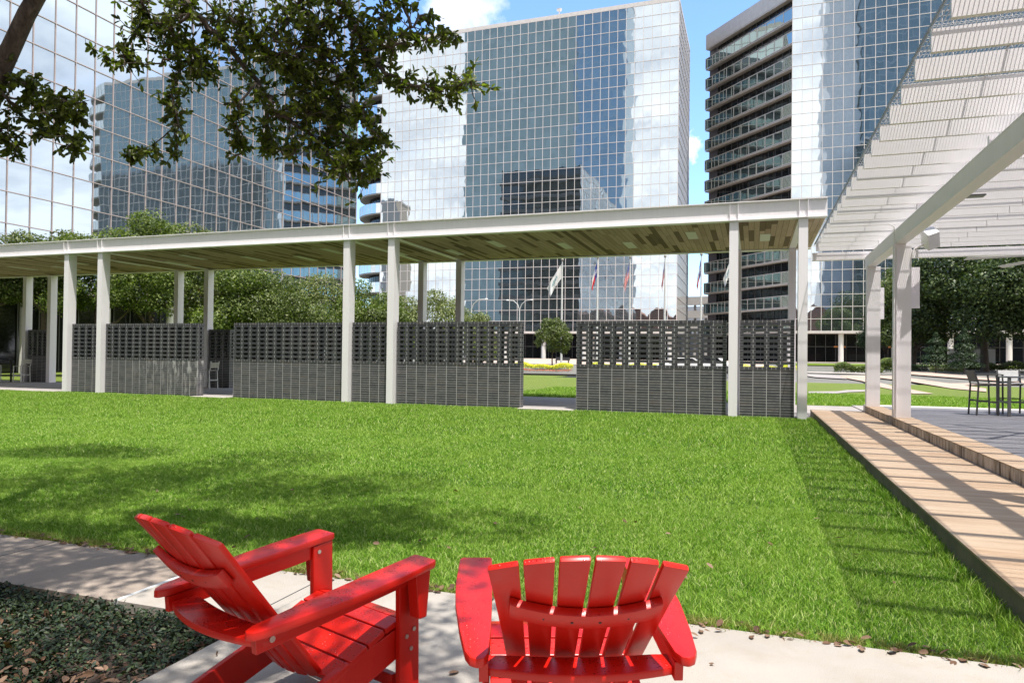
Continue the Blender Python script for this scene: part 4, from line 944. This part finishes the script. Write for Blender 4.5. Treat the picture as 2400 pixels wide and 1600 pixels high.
# ---- garage between the towers
t = empty('parking_garage', (0, 0, 0), label='pale concrete parking garage between the two right towers', cat='parking garage')
x0, x1 = aty(1590, 700, 175)[0], aty(1720, 700, 175)[0]
for (ya, yb) in ((695, 715), (728, 745), (757, 775)):
    zt, zb = aty(1620, ya, 175)[2], aty(1620, yb, 175)[2]; MB().box(x0, x1, 175, 176, zb, zt).build('spandrel', M_SLABL, t)
MB().box(x0, x1, 178, 195, 0, aty(1620, 716, 175)[2]).build('deck_interior', simple('garage_back', (.42, .45, .5), .8), t)
for i in range(5):
    x = x0+(x1-x0)*(i+.5)/5; MB().box(x-.3, x+.3, 176.1, 176.7, 0, aty(1620, 700, 175)[2]).build('column', M_SLABL, t)
# ---- buildings behind the camera, seen as reflections in the glass
def tower_mat(name, ca, cb, w, h, glossy):
    t = NT(name); p = t.pos(); x = t.xyz(p); u = t.math('ADD', x[0], x[1])
    fx = t.math('LESS_THAN', t.math('FRACT', t.math('DIVIDE', u, w)), .08); fz = t.math('LESS_THAN', t.math('FRACT', t.math('DIVIDE', x[2], h)), .12)
    wn = t.n('ShaderNodeTexWhiteNoise', noise_dimensions='2D'); t.put(wn.inputs['Vector'], t.comb(t.math('FLOOR', t.math('DIVIDE', u, w)), t.math('FLOOR', t.math('DIVIDE', x[2], h)), 0.0))
    big = t.noise(t.comb(t.math('MULTIPLY', u, .05), 0.0, t.math('MULTIPLY', x[2], .03)), 1, 5)
    c = t.mix(t.math('ADD', t.math('MULTIPLY', wn.outputs[0], .4), t.math('MULTIPLY', big, .6)), ca, cb)
    c = t.mix(t.math('MULTIPLY', t.math('MAXIMUM', fx, fz), .45), c, (.45, .45, .42))
    return t.fin(c, .3, glossy)
def back_tower(name, x0, x1, yf, dep, z, mat, label, cat='office tower', bands=0):
    t = empty(name, ((x0+x1)/2, yf, 0), label=label, cat=cat)
    W_ = (x1-x0)/2
    MB().box(-W_, W_, -dep, 0, 0, z).build('facade', mat, t)
    MB().box(-W_-.2, W_+.2, -dep-.2, .2, z+.01, z+1).build('parapet', M_SLABL, t)
    if bands:
        for k in range(bands):
            zz = (k+.5)*z/bands; MB().box(-W_-.6, W_+.6, -.05+.06, .8, zz, zz+z/bands*.35).build('balcony_band', M_SLAB, t)
back_tower('reflected_tower', -141, -82.4, -72, 25, 176, tower_mat('teal_tower', (.28, .33, .29), (.48, .53, .48), 3.2, 4.0, .05), 'grey green glass tower reflected in the centre of the middle tower')
back_tower('reflected_tower', -82.3, -58.6, -72, 25, 176, tower_mat('blue_tower', (.20, .31, .41), (.33, .46, .57), 3.2, 4.0, .1), 'blue glass tower face reflected beside the grey green reflection')
back_tower('reflected_tower', -182, -172, -60, 12, 80, simple('tan_wall', (.50, .42, .35), .8), 'tan tower reflected beside the rounded balconies of the middle tower')
back_tower('reflected_tower', 27.8, 41.3, -70, 20, 190, tower_mat('pale_grey_tower', (.78, .68, .60), (.95, .86, .78), 1.2, .9, 0), 'pale grey tower reflected in the right tower')
back_tower('reflected_tower', 41.6, 110, -68, 25, 176, tower_mat('teal_tower_b', (.12, .17, .19), (.27, .34, .36), 3.2, 4.0, .15), 'dark teal tower reflected in the right tower beside the pergola')
back_tower('reflected_tower', 39, 100, -50, 14, 88, tower_mat('dark_green_tower', (.012, .02, .018), (.045, .06, .055), 3.0, 3.6, 0), 'near black tower reflected low in the right tower')
back_tower('reflected_tower', 150, 262, -30, 20, 96, tower_mat('dark_mottled_tower', (.03, .03, .03), (.26, .25, .23), 2.2, 1.4, 0), 'dark mottled tower reflected twice in the left tower')
back_tower('reflected_tower', 165, 330, -62, 20, 165, tower_mat('pale_teal_tower', (.42, .52, .50), (.60, .70, .67), 3.2, 4.0, 0), 'pale teal tower reflected twice in the left tower')
t = empty('brick_building', (-10, -36, 0), label='terracotta brick building with low gables reflected near the tower bases', cat='building')
MB().box(-62, 50, -14, 0, 0, 19).build('wall', simple('terracotta_brick', (.28, .12, .08), .8, .2, 1), t)
b = MB()
for i in range(11): b.prism([(-62+i*10.1, 19.01), (-53+i*10.1, 19.01), (-57.5+i*10.1, 23)], 1, -13, 0)
b.build('gable_roof', simple('terracotta_roof', (.25, .11, .08), .8, .2, 1), t)
# ------------------------------------------------------------------ near live oak
TX, TY = -4.15, 1.75
t = empty('live_oak', (TX, TY, -.05), label='large live oak whose branches hang over the top left of the view', cat='tree')
T0 = np.array([TX, TY, -.05])
def px3(px, py, Y): return np.array(aty(px, py, Y))-T0
lb = MB()
root = [(0, 0, -.1), (.02, .03, .35), (-.02, .06, 1.3), (-.05, .1, 2.3)]
lb.tube(root, [.46, .30, .25, .22], 16)
for a, L in ((20, .95), (75, .8), (150, .8), (230, .9), (300, .7), (-10, .7)):
    c, s = math.cos(R(a)), math.sin(R(a)); lb.tube([(0, 0, .28), (c*.35, s*.35, .13), (c*.65*L, s*.65*L, .035), (c*1.1*L, s*1.1*L, -.05)], [.19, .15, .08, .03], 9)
limb = [np.array([-.05, .1, 2.2]), px3(-60, 330, 3.5), px3(0, 170, 3.5), px3(62, 35, 3.5), px3(150, -120, 3.5), px3(330, -260, 3.6), px3(600, -330, 3.8)]
lb.tube(limb, [.16, .085, .062, .056, .05, .045, .04], 12)
lb.tube([(-.05, .1, 2.2), (-.9, .9, 3.6), (-1.6, 1.9, 5.2), (-2.0, 2.6, 6.3)], [.17, .14, .1, .05], 10)
lb.tube([(-.05, .1, 2.2), (.6, .9, 4.0), (1.6, 1.9, 5.6), (2.6, 2.6, 6.5)], [.16, .12, .09, .04], 10)
lb.tube([(-.05, .1, 2.2), (-1.3, -.2, 4.0), (-2.9, .3, 5.6)], [.15, .1, .05], 10)
# hanging branches: (polyline px,py at depth Y, start radius, foliage half-width in px, clusters)
BR = [
 (4.3, [(820, -160), (790, -20), (835, 60), (880, 85), (960, 70), (1010, 20)], .022, 38, 60),
 (4.3, [(835, 60), (850, 125), (905, 175), (960, 195), (1030, 215), (1085, 195), (1118, 190)], .014, 40, 84),
 (4.2, [(850, 120), (900, 110), (960, 100), (1040, 90), (1075, 82)], .010, 22, 34),
 (4.3, [(835, 60), (825, 150), (840, 240), (870, 300), (892, 345)], .013, 30, 60),
 (4.2, [(560, -140), (420, -30), (450, 30), (520, 100), (600, 190), (640, 250), (700, 300), (760, 350), (820, 420)], .030, 55, 170),
 (4.1, [(450, 30), (405, 70), (420, 150), (405, 220), (415, 290), (408, 385)], .012, 30, 78),
 (4.1, [(420, 40), (340, 60), (300, 110), (290, 160)], .010, 40, 46),
 (4.1, [(400, 140), (340, 150), (260, 145), (245, 135), (200, 92)], .007, 12, 12),
 (4.1, [(412, 300), (360, 345), (320, 360), (295, 355)], .006, 22, 26),
 (4.0, [(600, 190), (560, 260), (555, 320), (580, 370)], .009, 30, 44),
 (4.2, [(640, 240), (620, 310), (640, 345), (700, 350)], .010, 30, 44),
 (4.2, [(760, -120), (700, 10), (640, 90), (560, 60), (480, 0)], .020, 62, 130),
 (4.3, [(700, 10), (760, 110), (790, 200), (800, 300), (830, 380), (880, 410)], .014, 52, 160),
 (4.2, [(640, 90), (700, 160), (740, 230), (700, 290)], .012, 52, 110),
 (4.2, [(330, -120), (330, 0), (360, 60), (430, 110), (470, 170), (500, 120)], .014, 44, 100),
 (4.2, [(560, 60), (620, 130), (680, 120), (760, 60), (830, 10)], .012, 48, 110),
 (3.6, [(-80, 60), (-20, 130), (30, 180), (80, 215), (130, 235), (190, 240)], .018, 34, 70),
 (3.6, [(-60, 180), (20, 230), (60, 280), (110, 300), (160, 325), (185, 345)], .013, 34, 62),
 (3.6, [(-80, 240), (-10, 290), (20, 330), (40, 375)], .010, 28, 34),
 (3.6, [(20, 230), (70, 240), (120, 270), (170, 280), (210, 235)], .009, 26, 40),
 (4.3, [(960, 70), (950, 0), (930, -80)], .012, 30, 30),
 (4.3, [(905, 175), (860, 130), (900, 60), (900, -10)], .010, 40, 54),
]
q = np.random.default_rng(5); clusters = []
for Y, pl, rad, wd, nc in BR:
    pts = [px3(a, b_, Y+.12*math.sin(i*1.9+pl[0][0])) for i, (a, b_) in enumerate(pl)]
    # subdivide with wobble
    fine = []
    for i in range(len(pts)-1):
        for s_ in range(4):
            f = s_/4; p = pts[i]*(1-f)+pts[i+1]*f; fine.append(p+q.normal(size=3)*.012)
    fine.append(pts[-1]); m = len(fine)
    lb.tube(fine, [rad*(1-.75*i/m) for i in range(m)], 6)
    cum = [np.linalg.norm(fine[i+1]-fine[i]) for i in range(m-1)]; s_w = wd*Y/FPX
    vis0 = 3
    for _ in range(int(nc*1.15)):
        i = q.integers(min(vis0, m-2), m-1); base = fine[i]
        tdir = (fine[i+1]-fine[i]); tdir /= np.linalg.norm(tdir)+1e-9
        off = q.normal(size=3); off -= off@tdir*tdir*.4; off /= np.linalg.norm(off); off = off*s_w*q.uniform(.3, 1.75)+np.array([0, 0, -.25*s_w*q.uniform(0, 1)])
        tip = base+off; lb.tube([base, base+off*.5+q.normal(size=3)*.01, tip], [.0045, .0032, .002], 4, cap=False)
        clusters.append((tip, off/np.linalg.norm(off)))
        if q.uniform() < .5: clusters.append((base+off*.55, off/np.linalg.norm(off)))
Pn, An = [], []
for tip, dr in clusters:
    k = q.integers(4, 8)
    for j in range(k):
        v = dr*.7+q.normal(size=3)*.65+np.array([0, 0, -.12]); v /= np.linalg.norm(v); Pn.append(tip-dr*.012*j*.6); An.append(v)
Pn = np.array(Pn); An = np.array(An); n_ = len(Pn)
N = np.cross(An, q.normal(size=(n_, 3))); N /= np.linalg.norm(N, axis=1, keepdims=True); N[N[:, 2] < 0] *= -1; Bn = np.cross(N, An)
sz = (q.uniform(.034, .062, n_))[:, None]
Vn, Fn = ovals_from(Pn, An*sz, Bn*sz*.46, N*sz)
link('hanging_leaves', raw_mesh('hanging_leaves', Vn, Fn, 3, M_LEAFN), t)
# the high crown above the frame; it throws the dappled shade
nc = 1; n = 52000
blob = []
while len(blob) < 70:
    c = q.uniform(-1, 1, 3)
    if c @ c > 1: continue
    X = np.array([-5.6+c[0]*4.2, 4.1+c[1]*3.6, 6.9+c[2]*.9]); 
    if X[0] > -1.9 and X[1] < 3.3: continue
    blob.append(X)
blob += [np.array(v) for v in ((-1.2, 1.6, 6.6), (-.5, 1.3, 6.5), (-.9, .8, 6.7), (.1, 1.9, 6.8), (-1.6, 1.0, 6.3), (-.2, .4, 6.9), (-2.6, 3.2, 6.3), (-1.9, 4.0, 6.5), (-.9, 4.3, 6.6), (-3.4, 2.2, 6.2), (-5, 1.9, 6.4), (-2.9, 2.3, 5.9), (-6, 1.0, 6.4))]
blob = np.array(blob); br_ = q.uniform(.35, .95, len(blob)); wgt = br_**2; idx = q.choice(len(blob), n, p=wgt/wgt.sum())
D = q.normal(size=(n, 3)); D /= np.linalg.norm(D, axis=1, keepdims=True); Pp = blob[idx]+D*(br_[idx]*q.uniform(.3, 1.05, n)**.5)[:, None]*np.array([1, 1, .6])
Pp -= T0; N = D*.5+q.normal(size=(n, 3))*.7+np.array([0, 0, .6])
link('crown', raw_mesh('crown', *quads_from(*leaf_cloud(Pp, N, .085, None, '', .5)), 4, M_LEAFN), t)
lb.build('trunk', M_BARK, t, smooth=True)

# ------------------------------------------------------------------ red slatted garden chairs
def red_chair(x, y, rz, label):
    t = empty('adirondack_chair', (x, y, 0), R(rz), label=label, cat='garden chair', group='red adirondack chairs')
    sl = lambda yy: .626+(.552-.626)*(-yy/.77)       # arm top height
    def arm(s):
        out = [(.270, .0), (.388, .0), (.398, -.02), (.406, -.25), (.400, -.42), (.378, -.62), (.358, -.75), (.343, -.785), (.320, -.80), (.300, -.792), (.286, -.76), (.276, -.6), (.268, -.3), (.266, -.02)]
        n = len(out); th = .030
        b = MB(); vs = [(s*a, c, sl(c)) for a, c in out]+[(s*a, c, sl(c)-th) for a, c in out]
        f = [tuple(range(n)), tuple(range(n, 2*n))[::-1]]+[(i, n+i, n+(i+1) % n, (i+1) % n) for i in range(n)]
        b.add(vs, f); return b.build('arm', M_RED, t, bevel=.007, smooth=True)
    for s in (-1, 1):
        arm(s)
        b = MB(); p0, p1 = (s*.300, -.03, sl(-.03)-.062), (s*.300, -.76, sl(-.76)-.062); b.bar(p0, p1, .028, .060); b.build('arm_rail', M_RED, t, bevel=.003)
        # front leg, tapering slightly, and its outer bracket
        b = MB().prism([(.0, 0), (-.105, 0), (-.115, .58), (-.01, .594)], 0, s*.272, s*.300); b.build('front_leg', M_RED, t, bevel=.004)
        MB().prism([(-.035, .40), (-.075, .40), (-.095, .586), (-.015, .593)], 0, s*.3145 if s > 0 else s*.375, s*.375 if s > 0 else s*.3145).build('arm_bracket', M_RED, t, bevel=.006)
        # long rear leg: seat stringer running down to the ground behind
        MB().prism([(-.02, .368), (-.02, .25), (-.52, .085), (-.86, 0), (-1.04, 0), (-1.0, .055), (-.60, .20), (-.42, .262)], 0, s*.242, s*.2705).build('rear_leg', M_RED, t, bevel=.004)
        b = MB()
        for (yy, zz) in ((-.035, .335), (-.075, .315), (-.05, .26)): b.tube([(s*.2995, yy, zz), (s*.304, yy, zz)], .009, 12)
        b.tube([(s*.2995 if s < 0 else s*.2995, -.085, .555), (s*.304, -.085, .555)], .009, 12); b.tube([(s*.3135, -.70, .498), (s*.318, -.70, .498)], .011, 12)
        b.tube([(s*.2715, -.085, .555), (s*.267, -.085, .555)], .009, 12)
        b.build('screw', M_SCREW, t)
    MB().box(-.2715, .2715, -.015, .012, .24, .352).build('front_apron', M_RED, t, bevel=.004)
    MB().box(-.2415, .2415, -.10, -.07, .10, .15).build('stretcher', M_RED, t, bevel=.004)
    # seat slats
    pr = [(.006, .362), (-.085, .383), (-.17, .363), (-.255, .327), (-.34, .288), (-.425, .252)]
    for i in range(5):
        a, c = np.array(pr[i]), np.array(pr[i+1]); dd = (c-a)/np.linalg.norm(c-a); a2, c2 = a+dd*.004, c-dd*.004; nn = np.array([-dd[1], dd[0]]) if dd[0] > 0 else np.array([dd[1], -dd[0]])
        if nn[1] < 0: nn = -nn
        w_ = .268 if i < 1 else .2725
        MB().prism([tuple(a2), tuple(c2), tuple(c2-nn*.024), tuple(a2-nn*.024)], 0, -w_, w_).build('seat_slat', M_RED, t, bevel=.004)
    # back slats: fan on a shallow concave curve
    yb0, zb0, yt, zt = -.435, .215, -.968, .887
    bd = np.array([0, yt-yb0, zt-zb0]); bl = np.linalg.norm(bd); bd /= bl; bn = np.cross(bd, (1, 0, 0)); bn = bn if bn[1] > 0 else -bn     # bn: towards the sitter
    for i in range(6):
        u0, u1 = (i-3)/3, (i-2)/3; g = .0062
        def P3(u, s_, th):           # s_: 0 bottom .. 1 top
            hw = .195+(.300-.195)*s_; curve = .035*u*u
            top = bl*(1.005-.115*u*u*max(0, s_-.3)/.7)
            return np.array([u*hw, yb0, zb0])+bd*(s_*top)+bn*(curve+th)
        ns = 9; vs = []; fs = []
        for k in range(ns+1):
            s_ = k/ns
            hw = .195+(.303-.195)*s_; gg = g/hw
            ends = 1.0
            for (u, th) in ((u0+gg, 0), (u1-gg, 0), (u1-gg, .022), (u0+gg, .022)):
                vs.append(P3(u, s_, th))
        for k in range(ns):
            for j in range(4): fs.append((k*4+j, k*4+(j+1) % 4, (k+1)*4+(j+1) % 4, (k+1)*4+j))
        fs += [(3, 2, 1, 0), tuple(ns*4+j for j in range(4))]
        o = MB().add(vs, fs).build('back_slat', M_RED, t, bevel=.008, smooth=True)
    # upper curved cleat behind the slats
    def cleat(zc, half, h, dep, name, s_mid):
        n = 16; vs = []; fs = []
        for k in range(n+1):
            u = -half+2*half*k/n; uu = u/(.195+(.303-.195)*s_mid); c = np.array([u, yb0, zb0])+bd*(s_mid*bl-.018+.034*uu*uu)+bn*(.035*uu*uu-.002)
            hh = h/2*(1-.0*abs(u)); 
            for (a_, b_) in ((-1, 0), (1, 0), (1, 1), (-1, 1)): vs.append(c+bd*(a_*hh)-bn*(b_*dep))
        for k in range(n):
            for j in range(4): fs.append((k*4+j, k*4+(j+1) % 4, (k+1)*4+(j+1) % 4, (k+1)*4+j))
        fs += [(0, 3, 2, 1), tuple(n*4+j for j in range(4))]
        return MB().add(vs, fs).build(name, M_RED, t, bevel=.006, smooth=True)
    cleat(0, .228, .066, .030, 'back_cleat', .725)
    b = MB()
    for i in range(6):
        u = (i-2.5)/3; uu = u; c = np.array([u*.25, yb0, zb0])+bd*(.725*bl-.018+.034*uu*uu)+bn*(.035*uu*uu-.032); b.tube([c+bn*.002, c-bn*.0015], .0045, 8)
    b.build('screw', M_DARK, t)
    # lower horizontal rail joining the arms behind the slats
    s_l = (.505-zb0)/(bd[2]*bl); yc = yb0+bd[1]*bl*s_l
    n = 18; top = []; zr = .500
    front = []; back = []
    for k in range(n+1):
        u = -.315+.63*k/n; uu = min(1, abs(u)/.235); front.append((u, yc-.004+.02*uu*uu)); 
        back.append((u, -.735-.065*(1-(u/.315)**2)))
    poly = front+back[::-1]
    MB().prism(poly, 2, zr-.026, zr).build('back_rail', M_RED, t, bevel=.007, smooth=True)
    return t
red_chair(-1.578, 2.744, -19.56, 'wet red slatted garden chair on the left, turned towards the right and half in shade')
red_chair(-.764, 2.823, 21.30, 'red slatted garden chair on the right seen squarely from behind in full sun')
for o in bpy.data.objects:
    if o.type == 'MESH' and o.parent is None and 'kind' not in o and 'category' not in o: print('UNTAGGED', o.name)
